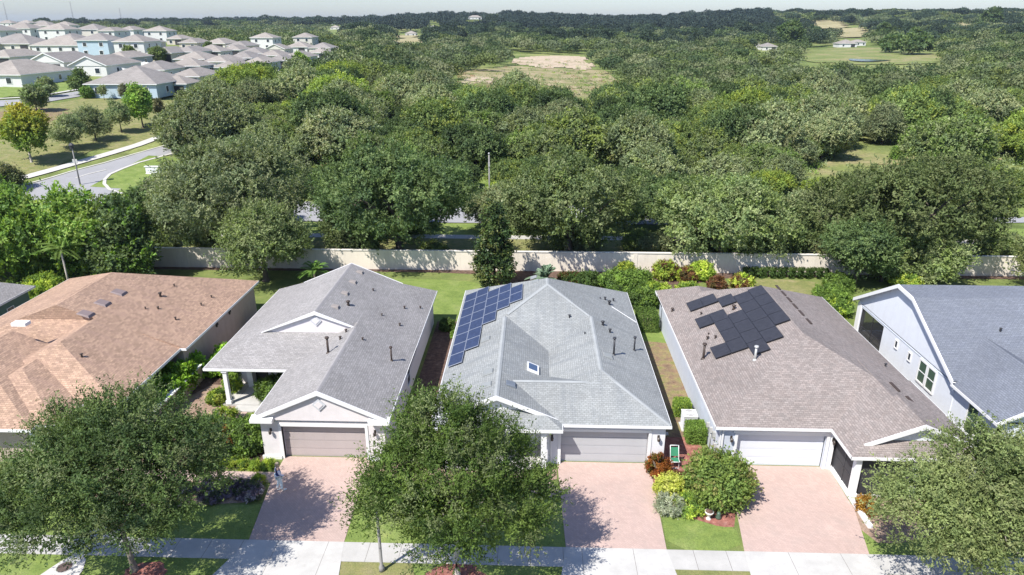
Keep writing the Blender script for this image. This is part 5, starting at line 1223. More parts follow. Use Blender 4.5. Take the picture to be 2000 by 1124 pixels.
# ------------------------------------------------------------------ roads and ground beyond the wall
sheet('back_sidewalk', [(-46, 75.7), (90, 75.7), (90, 77.2), (-46, 77.2)], M['concrete'], .014)
sheet('back_verge', [(-60, 65.1), (95, 65.1), (95, 75.69), (-60, 75.69)], M['lawn_dry'], .008)
sheet('back_verge', [(-46, 77.21), (95, 77.21), (95, 82.0), (-46, 82.0)], M['lawn_bright'], .008)
def T(*pts): return [onT(*p) for p in pts]
rd_top = T((372, 283), (305, 289), (262, 303), (205, 320), (150, 334), (100, 349), (40, 366), (-60, 384))
rd_bot = T((392, 296), (303, 308), (272, 318), (240, 330), (206, 350), (204, 372), (120, 400), (-60, 432))
drape_strip('far_road', rd_top, rd_bot, M['asphalt'], .06)
drape_strip('back_road', [(-64, 82.4), (-50, 82.4), (-20, 82.2), (20, 82.2), (60, 84.5), (130, 92)], [(-60, 104), (-49, 93.2), (-20, 91.6), (20, 91.0), (60, 92.5), (130, 100)], M['asphalt'], .08)
drape_poly('far_road', T((140, 340), (215, 338), (209, 352), (204, 362), (214, 376), (130, 392)), M['asphalt'], .07, 1.5)
# kerb round the corner and along the road
def kerbline(name, pts, w, mat, off=.10):
    P = T(*pts); L = []; R = []
    for i in range(len(P)):
        a = P[max(i-1, 0)]; b = P[min(i+1, len(P)-1)]; dx, dy = b[0]-a[0], b[1]-a[1]; l = sqrt(dx*dx+dy*dy)
        L.append((P[i][0]-dy/l*w/2, P[i][1]+dx/l*w/2)); R.append((P[i][0]+dy/l*w/2, P[i][1]-dx/l*w/2))
    return drape_strip(name, L, R, mat, off, 6, 1)
M['kerbwhite'] = plain('bright_kerb', (.48, .465, .43), .8, .06)
kerbline('kerb', ((345, 299), (272, 319), (240, 331), (215, 342), (205, 352), (204, 361), (215, 372), (240, 380), (270, 386)), .45, M['kerbwhite'], .14)
kerbline('kerb', ((330, 283), (262, 302), (205, 319), (150, 333), (100, 348), (30, 367)), .28, M['kerbwhite'], .12)
kerbline('road_line', ((208, 333), (170, 342), (148, 349)), .25, M['kerbwhite'], .10)
kerbline('far_sidewalk', ((395, 240), (330, 262), (268, 285), (215, 301), (160, 317), (100, 334), (30, 353), (-40, 371)), 1.7, M['kerbwhite'], .13)
drape_strip('upper_road', T((190, 172), (155, 179), (90, 190), (50, 195), (-30, 199)), T((200, 178), (160, 189), (95, 200), (50, 205), (-30, 212)), M['asphalt'], .12)
kerbline('upper_sidewalk', ((190, 170), (155, 176), (90, 187), (50, 192), (-30, 196)), 1.2, M['kerbwhite'], .2)
drape_poly('slope_lawn', T((-60, 214), (60, 206), (160, 192), (345, 197), (352, 225), (330, 258), (210, 297), (100, 328), (-60, 368)), M['lawn_dry'], .07, 5)
drape_poly('slope_lawn', T((-60, 172), (50, 168), (150, 162), (262, 150), (300, 158), (180, 172), (60, 193), (-60, 196)), M['lawn_bright'], .10, 6)
drape_poly('corner_lawn', T((345, 300), (272, 320), (240, 332), (212, 346), (206, 362), (232, 378), (330, 395), (420, 380), (420, 300)), M['lawn_bright'], .09, 4)
drape_poly('bare_slope', T((-60, 225), (40, 214), (110, 213), (150, 222), (70, 242), (-60, 262)), M['drybed'], .11, 3)
drape_poly('sand_clearing', smooth_poly(T((1000, 114), (1080, 109), (1150, 112), (1140, 121), (1165, 128), (1140, 141), (1100, 131), (1060, 136), (1030, 128), (1005, 128)), 2), M['sand'], .25, 3)
drape_poly('sand_clearing', T((895, 160), (930, 150), (965, 155), (955, 166), (925, 160), (910, 168)), M['sand'], .3, 1.5)
drape_poly('scrub_clearing', T((900, 140), (1000, 130), (1180, 138), (1215, 165), (1180, 215), (1150, 240), (1110, 232), (1100, 200), (1020, 172), (900, 172)), M['scrub'], .12, 3)
drape_poly('pond_meadow', T((1560, 100), (1640, 94), (1800, 96), (1850, 106), (1840, 124), (1640, 128), (1560, 118)), M['meadow'], .35, 8)
drape_poly('side_meadow', T((1540, 370), (1620, 300), (1700, 278), (1800, 286), (1800, 310), (1700, 330), (1660, 350), (1600, 380)), M['meadow'], .10, 2.5)
drape_poly('side_meadow', T((1930, 345), (2060, 330), (2060, 425), (1940, 425)), M['lawn_bright'], .12, 4)
drape_poly('side_meadow', T((925, 345), (985, 345), (985, 400), (925, 400)), M['lawn_bright'], .12, 3)
drape_poly('far_field', T((1572, 42), (1640, 41), (1652, 56), (1590, 58)), M['field'], 1.0, 12)
drape_poly('far_field', T((1870, 46), (1892, 46), (1896, 70), (1872, 70)), M['field'], 1.0, 10)
drape_poly('far_field', T((1625, 58), (1690, 56), (1695, 74), (1635, 76)), M['field'], 1.0, 12)
drape_poly('far_field', T((760, 72), (830, 70), (830, 84), (770, 86)), M['field'], .8, 20)
# pond
def pond():
    P = T((1655, 116), (1690, 113.5), (1735, 115), (1745, 120), (1700, 124), (1660, 122)); P = smooth_poly(P, 2); z = sum(hT(*p) for p in P)/len(P)+.42
    mb = MB(); mb.poly([(x, y, z) for x, y in P])
    m, nt, b, o = newmat('pond_water'); b.inputs['Base Color'].default_value = (.05, .06, .06, 1); b.inputs['Roughness'].default_value = .12; b.inputs['Specular IOR Level'].default_value = .8
    bump(nt, b, noise(nt, .5, 3), .1, .05)
    tag(mb.build('pond', m), kind='structure')
pond()

# ------------------------------------------------------------------ distant posts, sign, car
def at(px, py): x, y = onT(px, py); return x, y, hT(x, y)
x, y, z = at(157, 362)
lp = root('road_lamp', 'dark-headed street light beside the curving road at the left', 'street light', (x, y, z))
mb = MB(); hgt = 5.6; mb.tube([(x, y, z), (x, y, z+hgt)], [.11, .07], 8); mb.build('pole', M['pole'], lp)
mb = MB(); mb.lathe((x, y, z+hgt-.5), [(.10, 0), (.28, .05), (.30, .5), (.42, .55), (.12, .85)], 8, False); mb.build('lantern', M['dark'], lp)
mb = MB(); mb.box(x-.35, x+.35, y-.04, y, z+3.1, z+3.7); mb.build('pole_sign', M['galv'], lp)
up = root('utility_pole', 'tall bare grey pole behind the oaks, above the conical magnolia', 'pole', (-5.72, 80.5, 0))
mb = MB(); mb.tube([(-5.35, 80.5, 0), (-5.35, 80.5, 8.9)], [.12, .075], 10); mb.build('post', M['pole'], up)
mb = MB(); mb.box(-5.45, -5.25, 80.3, 80.42, 7.4, 7.9); mb.tube([(-5.35, 80.5, 8.85), (-5.35, 80.5, 9.0)], [.14, .06], 8); mb.build('pole_fitting', M['galv'], up)
x, y, z = at(302, 341)
sg = root('entrance_sign', 'low white entrance sign on the corner lawn by the curving road', 'sign', (x, y, z))
mb = MB(); mb.box(x-1.15, x+1.15, y-.2, y+.2, z, z+1.15); mb.build('sign_wall', M['white'], sg)
mb = MB(); mb.box(x-1.3, x+1.3, y-.28, y+.28, z+1.15, z+1.25); mb.box(x-1.3, x+1.3, y-.28, y+.28, z, z+.15); mb.build('sign_cap', M['trim'], sg)
mb = MB()
for i in range(5): mb.ell((x-.8+i*.4, y-.21, z+.65+.08*(i % 2)), (.13, .02, .12), 8, 6)
mb.build('emblem', M['stucco_blue'], sg)
# silver car at the left edge
def car(x, y, z, rz, paint, label):
    c = thing('parked_car', label, 'car', (x, y, z), rz)
    prof = [(-2.2, .35), (-2.25, .75), (-2.1, .95), (-1.5, 1.02), (-.95, 1.42), (.55, 1.45), (1.15, 1.02), (2.0, .9), (2.25, .7), (2.25, .35)]
    mb = MB(); n = len(prof)
    def ring(s, k): return [(px, s*k*(1-.18*max(0, pz-.95)/.5), pz) for px, pz in prof]
    mb.prism(ring(-1, .88), ring(1, .88)); b = mb.build('body', paint, c)
    mb = MB()
    for s in (-1, 1):
        mb.poly([(-1.35, s*.86, 1.02), (-.9, s*.75, 1.36), (.5, s*.75, 1.38), (1.0, s*.86, 1.02)])
    mb.poly([(1.16, -.72, 1.04), (1.16, .72, 1.04), (.6, .66, 1.44), (.6, -.66, 1.44)]); mb.poly([(-1.52, -.72, 1.05), (-1.52, .72, 1.05), (-.98, .66, 1.42), (-.98, -.66, 1.42)])
    mb.build('windows', M['darkglass'], c)
    for wx in (-1.4, 1.4):
        for s in (-1, 1):
            mb = MB(); mb.tube([(wx, s*.72, .33), (wx, s*.93, .33)], [.33, .33], 16, True, False); w = mb.build('wheel', M['black'], c)
            mb = MB(); mb.tube([(wx, s*.925, .33), (wx, s*.94, .33)], [.2, .2], 12, True, False); mb.build('rim', M['galv'], w)
    for s in (-1, 1):
        mb = MB(); mb.box(2.2, 2.27, s*.6-.18, s*.6+.18, .62, .76); mb.build('headlight', M['trim'], c)
    return c
M['silver'] = plain('silver_car_paint', (.55, .57, .60), .3, .03, metal=.5, fine=0)
x, y, z = at(2, 340); car(x-1.0, y, z+.12, radians(75), M['silver'], 'silver car cut off by the left edge near the yellow-tinged tree')
x, y, z = at(14, 348)
# radio masts on the horizon
for i, (px, py, hh, yb) in enumerate(((17, 5, 1, 44), (146, 3, 1, 45), (239, 16, 1, 46))):
    r = ray(px, 50); t = 1900; X = r[0]*t; Y = r[1]*t; z = hT(X, Y); top = CH+ray(px, py)[2]*t/ray(px, py)[1]*r[1]
    m_ = root('radio_mast', 'thin radio mast on the horizon, %s' % ('leftmost above the far suburb', 'middle one of three at the far left', 'shortest and rightmost of three at the far left')[i], 'mast', (X, Y, z))
    mb = MB(); w = 1.4
    for a in range(3):
        c, s = cos(a*2.094)*w, sin(a*2.094)*w; mb.tube([(X+c, Y+s, z), (X+c*.6, Y+s*.6, top)], [.22, .18], 4)
    n = 16
    for k in range(n):
        for a in range(3):
            q = 1-.4*k/n; c, s = cos(a*2.094)*w*q, sin(a*2.094)*w*q; q2 = 1-.4*(k+1)/n; c2, s2 = cos((a+1)*2.094)*w*q2, sin((a+1)*2.094)*w*q2
            mb.tube([(X+c, Y+s, z+(top-z)*k/n), (X+c2, Y+s2, z+(top-z)*(k+1)/n)], [.12, .12], 3)
    mb.build('lattice', M['pole'], m_)

# ------------------------------------------------------------------ far suburb
FR = [shingle('suburb_roof_%d' % i, c, .12, bw=.9, bh=.4) for i, c in enumerate(((.265, .24, .218), (.29, .262, .235), (.24, .222, .208)))]
WC = dict(white=plain('suburb_white_siding', (.60, .60, .59), .8, .03), blue=plain('sky_blue_siding', (.38, .48, .555), .7, .03), beige=plain('beige_siding', (.50, .45, .38), .8, .04), grey=plain('grey_siding', (.38, .40, .42), .8, .04), cream=plain('cream_siding', (.56, .54, .48), .8, .04))
def suburb(i, xl, xr, yb, D, st, kind, wc, label, side=True):
    X, Y = onT((xl+xr)/2, yb); z = hT(X, Y)-.25+(.55 if (xl, xr) == (176, 307) else 0); _, _, d = proj(X, Y, z); W = (xr-xl)*d/FPX
    W = max(7, min(W, 26))*1.04; D *= 1.45 if D > 7 else 1; D = min(D, W*.95) if kind == 'wing' else D; hgt = (2.75 if st == 1 else 5.5)+.3
    t = thing('suburban_house', label, 'house', (X, Y, z), radians(random.uniform(-2, 2)), 'houses of the far suburb')
    R, F, G = MB(), MB(), MB(); o = .45
    fm = FR[i % 3]
    if kind == 'hip': roofblock(R, F, G, -W/2-o, W/2+o, -o, D+o, .42 if st == 1 else .40, ('hip', None), ('hip', None), ze=hgt) if W+2*o < D+2*o else roofblock(R, F, G, -o, D+o, -W/2-o, W/2+o, .42, ('hip', None), ('hip', None), ze=hgt, axis='x')
    elif kind == 'gable': roofblock(R, F, G, -W/2-o, W/2+o, -o, D+o, .45, ('gable', 0), ('hip', None), ze=hgt)
    elif kind == 'wing':
        roofblock(R, F, G, -o, D+o, -W/2-o, W/2+o, .42, ('hip', None), ('hip', None), ze=hgt, axis='x')
        roofblock(R, F, G, -W/2-o+.1, -W/2+W*.42, -3.0-o, D*.5, .42, ('hip', None), ('gable', 0), ze=hgt, dz=-.02)
    R.build('roof', fm, t); F.build('fascia', M['trim'], t)
    if G.v: G.build('gable', WC[wc], t)
    w = MB(); w.box(-W/2, W/2, 0, D, 0, hgt-.15)
    if kind == 'wing': w.box(-W/2+.1, -W/2+W*.42-.6, -3, 0, 0, hgt-.15)
    w.build('wall', WC[wc], t)
    def win(ax, pos, sg_, a, b, c, e):
        fr = MB(); g = MB(); q = .16
        if ax == 'x':
            fr.box(a-q, b+q, pos, pos+.07*sg_, c-q, e+q); g.box(a, b, pos+.07*sg_, pos+.10*sg_, c, e)
        else:
            fr.box(pos, pos+.07*sg_, a-q, b+q, c-q, e+q); g.box(pos+.07*sg_, pos+.10*sg_, a, b, c, e)
        wo = fr.build('window', M['trim'], t); g.build('pane', M['darkglass'], wo)
    fy = 0
    n = max(2, int(W/4.5))
    for s in range(st):
        for k in range(n):
            cx = -W/2+W*(k+.5)/n+random.uniform(-.4, .4)
            if kind == 'wing' and cx < -W/2+W*.45: continue
            if s == 0 and k == n-1 and i % 2 == 0:
                pt = MB(); pt.box(cx-1.5, cx+1.5, -.06, 0, .1, 2.5); pt.build('porch_opening', M['screen'], t); continue
            win('x', 0, -1, cx-.6, cx+.6, 1.0+2.75*s, 2.25+2.75*s)
    if D > 6:
        for s in range(st):
            for q in (.3, .72): win('y', W/2, 1, D*q-.45, D*q+.45, 1.0+2.75*s, 2.2+2.75*s)
    return t
SUB = [
 (350, 378, 172, 9, 1, 'hip', 'white', 'white bungalow half hidden by trees right of the pale blue ones'),
 (404, 440, 139, 10, 1, 'hip', 'cream', 'cream bungalow between the beige bungalow and the dark-porch one'),
 (448, 492, 130, 9, 1, 'hip', 'grey', 'grey bungalow in the packed row above the wood'),
 (508, 548, 124, 9, 1, 'hip', 'cream', 'cream bungalow in the packed row left of the pale lanai'),
 (604, 640, 117, 8, 1, 'hip', 'white', 'white bungalow in front of the steep-roofed cream house'),
 (340, 380, 118, 10, 1, 'hip', 'white', 'white bungalow right of the beige one beside the bushes'),
 (436, 468, 112, 9, 1, 'hip', 'white', 'white bungalow under the third small beige house'),
 (520, 556, 109, 8, 1, 'gable', 'cream', 'cream gabled house right of the isolated two-storey one'),
 (255, 290, 97, 10, 1, 'hip', 'cream', 'cream bungalow before the white two-storey pair'),
 (196, 226, 84, 10, 2, 'hip', 'white', 'white two-storey house left of the matching pair'),
 (330, 352, 88, 9, 1, 'hip', 'beige', 'beige house right behind the last two-storey house of the upper row'),
 (100, 150, 92, 10, 1, 'hip', 'grey', 'grey bungalow left behind the sky blue house'),
 (62, 100, 68, 9, 2, 'hip', 'cream', 'cream two-storey house right of the tall-windowed one, a row farther'),
 (104, 138, 64, 9, 2, 'hip', 'white', 'farthest white two-storey house below the middle radio mast'),
 (-40, 4, 86, 10, 2, 'hip', 'white', 'white two-storey house cut by the left edge'),
 (575, 610, 94, 9, 2, 'hip', 'cream', 'cream two-storey house near the right end of the suburb'),
 (212, 240, 132, 11, 1, 'hip', 'grey', 'grey bungalow behind the right twin gable'),
 (176, 307, 195, 11, 1, 'hip', 'blue', 'long pale blue bungalow nearest the wood, at the near edge of the far suburb'),  # near edge
 (322, 352, 188, 7, 1, 'hip', 'blue', 'low blue wing right behind the long pale blue bungalow'),
 (-60, 45, 170, 13, 1, 'hip', 'white', 'white and grey bungalow at the left edge, nearest of its side of the road'),
 (60, 128, 142, 13, 1, 'gable', 'white', 'white gabled house, left one of the twin gables'),
 (142, 209, 149, 13, 1, 'gable', 'white', 'white gabled house, right one of the twin gables'),
 (-30, 22, 131, 12, 1, 'hip', 'white', 'small white house at the left edge behind the twin gables'),
 (157, 214, 111, 9, 2, 'hip', 'blue', 'two-storey sky blue house in the far suburb'),
 (228, 284, 114, 9, 2, 'hip', 'white', 'two-storey white house right of the sky blue one'),
 (65, 156, 104, 10, 1, 'hip', 'white', 'wide white bungalow left of the two-storey sky blue house'),
 (-30, 60, 101, 11, 1, 'wing', 'cream', 'cream bungalow at the left edge with a shaded porch'),
 (8, 62, 78, 9, 2, 'hip', 'white', 'two-storey white house with tall windows at far left'),
 (80, 130, 81, 9, 2, 'hip', 'white', 'two-storey white house right of the tall-windowed one'),
 (150, 196, 80, 10, 2, 'hip', 'cream', 'cream house whose roof shows above the sky blue one'),
 (234, 264, 80, 9, 2, 'hip', 'white', 'white two-storey house before the green ridge, left of a matching pair'),
 (285, 327, 83, 8, 2, 'hip', 'white', 'white two-storey house at the right end of the upper suburb row'),
 (292, 336, 121, 11, 1, 'hip', 'beige', 'beige bungalow beside the bushes right of the white two-storey house'),
 (352, 385, 97, 11, 1, 'hip', 'beige', 'small beige house, first of three in the upper right row'),
 (400, 440, 98, 11, 1, 'hip', 'cream', 'small cream house, second of three in the upper right row'),
 (445, 480, 103, 11, 1, 'hip', 'beige', 'small beige house, third of three in the upper right row'),
 (380, 432, 116, 10, 1, 'wing', 'cream', 'cream bungalow with a dark porch opening in mid suburb'),
 (492, 534, 97, 8, 2, 'hip', 'white', 'isolated white two-storey house against the green ridge'),
 (470, 512, 119, 9, 1, 'hip', 'white', 'white bungalow below the isolated two-storey house'),
 (555, 598, 127, 10, 1, 'hip', 'white', 'white bungalow near the wood edge with a pale lanai'),
 (560, 600, 104, 9, 1, 'hip', 'white', 'white house left of the one with a dark roof in the right row'),
 (605, 645, 106, 9, 1, 'hip', 'cream', 'cream house with a steep roof at the right end of the suburb'),
 (424, 462, 151, 10, 1, 'hip', 'white', 'white bungalow with dark porch just above the wood'),
 (478, 520, 141, 10, 1, 'hip', 'white', 'white bungalow above the wood, next but one to the dark-porch one'),
 (528, 556, 135, 9, 1, 'hip', 'cream', 'cream bungalow with a white fence at the wood edge'),
 (330, 392, 149, 12, 1, 'wing', 'grey', 'grey-walled bungalow behind the long pale blue one'),
 (345, 400, 134, 9, 1, 'hip', 'beige', 'beige bungalow two rows behind the long pale blue one'),
 (262, 322, 158, 9, 1, 'hip', 'white', 'white bungalow directly behind the long pale blue one'),
 (-5, 25, 57, 9, 2, 'hip', 'white', 'tiny white house at the top left corner of the suburb'),
 (34, 60, 55, 9, 2, 'hip', 'cream', 'tiny cream house below the leftmost radio mast'),
 (66, 92, 54, 9, 2, 'hip', 'grey', 'tiny grey house on the suburb skyline'),
 (650, 685, 112, 8, 1, 'hip', 'cream', 'cream house half sunk in trees at the far right of the suburb'),
]
for i, s in enumerate(SUB): suburb(i, *s)
def farhouse(i, xl, xr, yb, wc, label, st=1, lift=0):
    t = suburb(i, xl, xr, yb, 9, st, 'hip', wc, label); t['group'] = 'scattered far houses'; t.location.z += lift; return t
farhouse(0, 1640, 1672, 93, 'white', 'long white house above the pond meadow', 1)
farhouse(1, 1672, 1690, 90, 'white', 'small white annex right of the long white house', 1)
farhouse(2, 1490, 1518, 99, 'white', 'white house half hidden by a dark tree left of the pond', 1)
farhouse(0, 1470, 1486, 95, 'white', 'small white house left of the half hidden one', 1)
farhouse(1, 792, 812, 71, 'white', 'pale barn in front of the dark pine ridge', 1)
farhouse(2, 838, 856, 58, 'white', 'white farmhouse among the dark pines', 1)
farhouse(0, 915, 940, 46, 'white', 'long white barn high on the pine ridge', 1, 6)
farhouse(1, 645, 662, 58, 'white', 'white house below the left end of the dark pine ridge', 1)
# white garden fences of the suburb
def fence(a, b, label, hgt=1.8):
    P, Q = onT(*a), onT(*b); t = root('vinyl_fence', label, 'fence', (P[0], P[1], hT(*P)))
    n = 10; mb = MB(); ps = MB()
    for k in range(n):
        p = (P[0]+(Q[0]-P[0])*k/n, P[1]+(Q[1]-P[1])*k/n); q = (P[0]+(Q[0]-P[0])*(k+1)/n, P[1]+(Q[1]-P[1])*(k+1)/n)
        mb.bar((p[0], p[1], hT(*p)+hgt/2), (q[0], q[1], hT(*q)+hgt/2), .06, hgt); ps.bar((p[0], p[1], hT(*p)), (p[0], p[1], hT(*p)+hgt+.15), .14, .14)
    mb.build('fence_panel', M['white'], t); ps.build('fence_post', M['trim'], t)
fence((250, 128), (308, 137), 'white fence between the white two-storey house and the bungalows'); fence((238, 146), (262, 151), 'short white fence right of the twin gables'); fence((530, 146), (562, 152), 'white fence at the wood edge below the right row')

# ------------------------------------------------------------------ woods
EXC = [[(-200, 420), (-200, 120), (345, 150), (350, 200), (338, 250), (318, 300), (395, 320), (395, 400), (200, 420)],
       [(-200, 40), (150, 58), (330, 78), (480, 88), (690, 106), (690, 120), (560, 165), (350, 205), (-200, 200)],
       [(1000, 107), (1150, 107), (1175, 140), (1205, 165), (1160, 212), (1150, 238), (1122, 236), (1118, 205), (1035, 168), (900, 170), (880, 148), (1000, 135)],
       [(1560, 96), (1640, 88), (1800, 92), (1840, 104), (1835, 126), (1640, 130), (1560, 118)],
       [(1570, 365), (1640, 285), (1690, 272), (1800, 286), (1790, 316), (1680, 345)],
       [(1935, 345), (2100, 330), (2100, 430), (1940, 430)], [(928, 345), (985, 345), (985, 410), (928, 410)],
       [(1572, 44), (1640, 43), (1652, 60), (1590, 62)], [(1625, 52), (1690, 50), (1695, 80), (1635, 80)], [(1870, 42), (1892, 42), (1896, 72), (1872, 72)], [(765, 66), (830, 66), (830, 85), (770, 86)],
       [(1635, 86), (1695, 84), (1695, 97), (1635, 97)], [(1465, 90), (1525, 90), (1525, 102), (1465, 102)], [(640, 50), (668, 50), (668, 62), (640, 62)], [(834, 52), (860, 52), (860, 62), (834, 62)], [(908, 40), (945, 40), (945, 50), (908, 50)]]
protos = []
PC = [tuple(a)+b for a, b in zip([OLIVE, GREYG, OLIVE, DEEP, ((.13, .185, .06), (.16, .21, .07), (.11, .155, .05)), ((.20, .26, .05), (.17, .23, .05), (.14, .19, .05)), GREYG], [((.17, .21, .05),), ((.22, .23, .12),), ((.13, .19, .05),), ((.06, .09, .03),), ((.22, .26, .06),), ((.26, .30, .05),), ((.16, .19, .07),)])]
for i in range(7):
    R = 5.0; H = (6.6, 7.2, 6.0, 7.6, 7.0, 6.4, 8.0)[i]
    L = lobeset(500+i, 6+i % 3, R, H, .6)
    c = crown('crown', L, 500+i, 400, 15, 8, .62, (.32, .21), .40, [tuple(v*.97 for v in q) for q in PC[i]], up=.3, cut=-.5, shell=.66, rnd=.8)
    t = trunkmesh('trunk', .6+H*.3, .26, L, 500+i, M['bark_dark'], 5, (0, 0), 0, 6)
    protos.append((c, t))
KN = ['olive broad-crowned tree in the middle-distance wood', 'grey-green round-crowned tree in the middle-distance wood', 'low olive spreading tree in the middle-distance wood', 'dark green dense tree in the middle-distance wood', 'mid-green leafy tree in the middle-distance wood', 'yellow-green bright tree in the middle-distance wood', 'tall grey-green tree in the middle-distance wood']
rs_ = random.Random(99)
cand = []; yy = 92.0
while yy < 2300:
    step = 7.5 if yy < 260 else 8.6+(yy-260)*.0165
    xx = -yy*.95
    while xx < yy*.86:
        X = xx+rs_.uniform(-.4, .4)*step; Y = yy+rs_.uniform(-.4, .4)*step
        z = hT(X, Y); px, py, d = proj(X, Y, z)
        if -90 < px < 2090: cand.append((X, Y, z, px, py, d, step))
        xx += step
    yy += step*.86
def blocked(px, py, d=None):
    if any(inpoly(px, py, P) for P in EXC): return True
    if d is None: return False
    u = FPX/d   # would the crown stand in front of one of the open places?
    return any(inpoly(px+a*u, py-b*u, P) for a, b in ((0, 3.5), (-3, 3.5), (3, 3.5), (0, 6.5)) for P in EXC[2:])
wood = []
for c in cand:
    X, Y, z, px, py, d, st = c
    if blocked(px, py, d) or (Y < 94.5 and X > -60): continue
    if px < 360 and d < 330: continue
    dens = .93
    if 330 < py < 400 and rs_.random() < .25: continue
    if 1180 < px < 1340 and 150 < py < 230 and rs_.random() < .3: continue
    if py > 190 and px > 1630 and rs_.random() < .25: continue
    if rs_.random() > dens: continue
    wood.append(c)
wood.sort(key=lambda c: c[5])
NIND = 285
for c in wood[:NIND]:
    X, Y, z, px, py, d, st = c
    nz = sin(X*.05+1)+cos(Y*.06+X*.02)
    k = rs_.choice((0, 0, 2, 4, 3, 6, 1) if nz > .3 else (1, 1, 6, 0, 4, 3) if nz > -.6 else (0, 4, 3, 2, 5, 1))
    if px > 1650 and rs_.random() < .3: k = rs_.choice((5, 4, 3))
    s = rs_.choice((rs_.uniform(.55, .8), rs_.uniform(.8, 1.25)))*(.8 if d < 112 else 1); sz = s*rs_.uniform(.85, 1.15)
    plant('wood_tree', KN[k], 'tree', protos[k][0], protos[k][1], (X, Y, z-.3), rs_.uniform(0, 6.28), s, 'trees of the middle-distance wood', sz=sz)
for i in range(112):
    X = rs_.uniform(-46, 70); Y = rs_.uniform(92.8, 96) if i < 46 else (rs_.uniform(66.8, 72.5) if i < 76 else rs_.uniform(78.5, 81))
    if 46 <= i and -8.2 < X < -5.4: continue
    if i > 75 and (12.5 < X < 15.5 or X > 50): continue; px, py, d = proj(X, Y, 0)
    if blocked(px, py, d) or px > 2080 or inpoly(px, py, [(920, 340), (990, 340), (990, 420), (920, 420)]): continue
    k = rs_.choice((0, 2, 3, 4, 5) if i < 46 else (0, 1, 2, 3)); s = rs_.uniform(.34, .62) if i < 46 else (rs_.uniform(.22, .36) if i < 76 else rs_.uniform(.5, .75))
    plant('roadside_tree', ('small bushy tree between the back road and the wood' if i < 46 else 'low bushy tree under the big oaks just behind the boundary wall' if i < 76 else 'middle-sized tree between the back sidewalk and the back road'), 'tree', protos[k][0], protos[k][1], (X, Y, hT(X, Y)-.3), rs_.uniform(0, 6.28), s, ('bushy trees along the back road' if i < 46 else 'low bushes behind the wall' if i < 76 else 'trees along the near side of the back road'))
# the far woods read as one mass
def farwood(name, items, label_kind, q, mat):
    rg = np.random.default_rng(5); P = []; Dd = []; Nn = []; Ln = []; Wd = []; C = []
    for X, Y, z, px, py, d, st, R, H, col in items:
        s = min(1.6, .34+d*.00125); m = 9 if d < 700 else 6
        n = int(min(1500, q(d)*(R*R*H)/(s*s*60)))+30
        # lobes make each far crown lumpy, with its own light and dark sides
        lc = unit(rg.normal(size=(m, 3))); lc[:, 2] = np.abs(lc[:, 2])*.9+.05; lc *= rg.uniform(.45, .75, (m, 1)); lr = rg.uniform(.34, .52, m)
        lcol = np.array(col)*rg.uniform(.8, 1.18, (m, 1))*rg.uniform(.85, 1.15)
        k = rg.integers(0, m, n); u = unit(rg.normal(size=(n, 3))); u[:, 2] = np.where(u[:, 2] < -.35, -u[:, 2], u[:, 2])
        p = lc[k]+u*lr[k][:, None]*rg.uniform(.8, 1.06, (n, 1))
        p = np.array([X, Y, z+H*.38])+p*np.array([R, R, H*.56])
        P.append(p); Dd.append(unit(rg.normal(size=(n, 3))+[0, 0, .2])); Nn.append(unit(rg.normal(size=(n, 3))*.6+u*1.5+[0, 0, .15]))
        Ln.append(s*1.25*(.7+.6*rg.random(n))); Wd.append(s*.95*(.7+.6*rg.random(n)))
        C.append(lcol[k]*(1+.16*rg.uniform(-1, 1, (n, 1))))
    me = leafmesh(name, np.concatenate(P), np.concatenate(Dd), None, np.concatenate(Nn), np.concatenate(Ln), np.concatenate(Wd), np.concatenate(C), mat)
    o = bpy.data.objects.new(name, me); COL.objects.link(o); o['kind'] = 'stuff'
    return o
def pick(cols): return cols[rs_.randrange(len(cols))]
items = []; pines = []
for c in wood[NIND:]:
    X, Y, z, px, py, d, st = c
    # pine plantations: dense dark blocks on the ridge
    pinezone = (640 < px < 960 and d > 800) or (972 < px < 1500 and d > 800) or (300 < px < 640 and d > 1300)
    R = st*rs_.uniform(.42, .80); H = rs_.uniform(5.5, 9.5)+(rs_.uniform(0, 4) if d > 450 else 0)
    if pinezone: pines.append((X, Y, z-.5, px, py, d, st, R*.8, (13+rs_.uniform(-3.0, 3.5) if px < 968 else 17+rs_.uniform(-1.2, 1.2))*(min(1, (px-955)/30) if 955 < px < 985 else 1), pick(((.022, .034, .026), (.027, .040, .030), (.018, .029, .023)))))
    else:
        if px < 680 and 300 < d < 1100: H *= .5; R *= .62
        elif d > 500 and rs_.random() < .28:
            items.append((X, Y, z-.5, px, py, d, st, R*1.15, H*1.35, pick(((.045, .07, .04), (.055, .085, .05), (.04, .062, .042))))); continue
        items.append((X, Y, z-.5, px, py, d, st, R, H, pick(OLIVE+GREYG+DEEP+(((.14, .17, .05),) if rs_.random() < .4 else ()))))
farwood('far_woodland', items, '', lambda d: 46, M['farleaf'])
farwood('pine_plantation', pines, '', lambda d: 34, M['pine'])
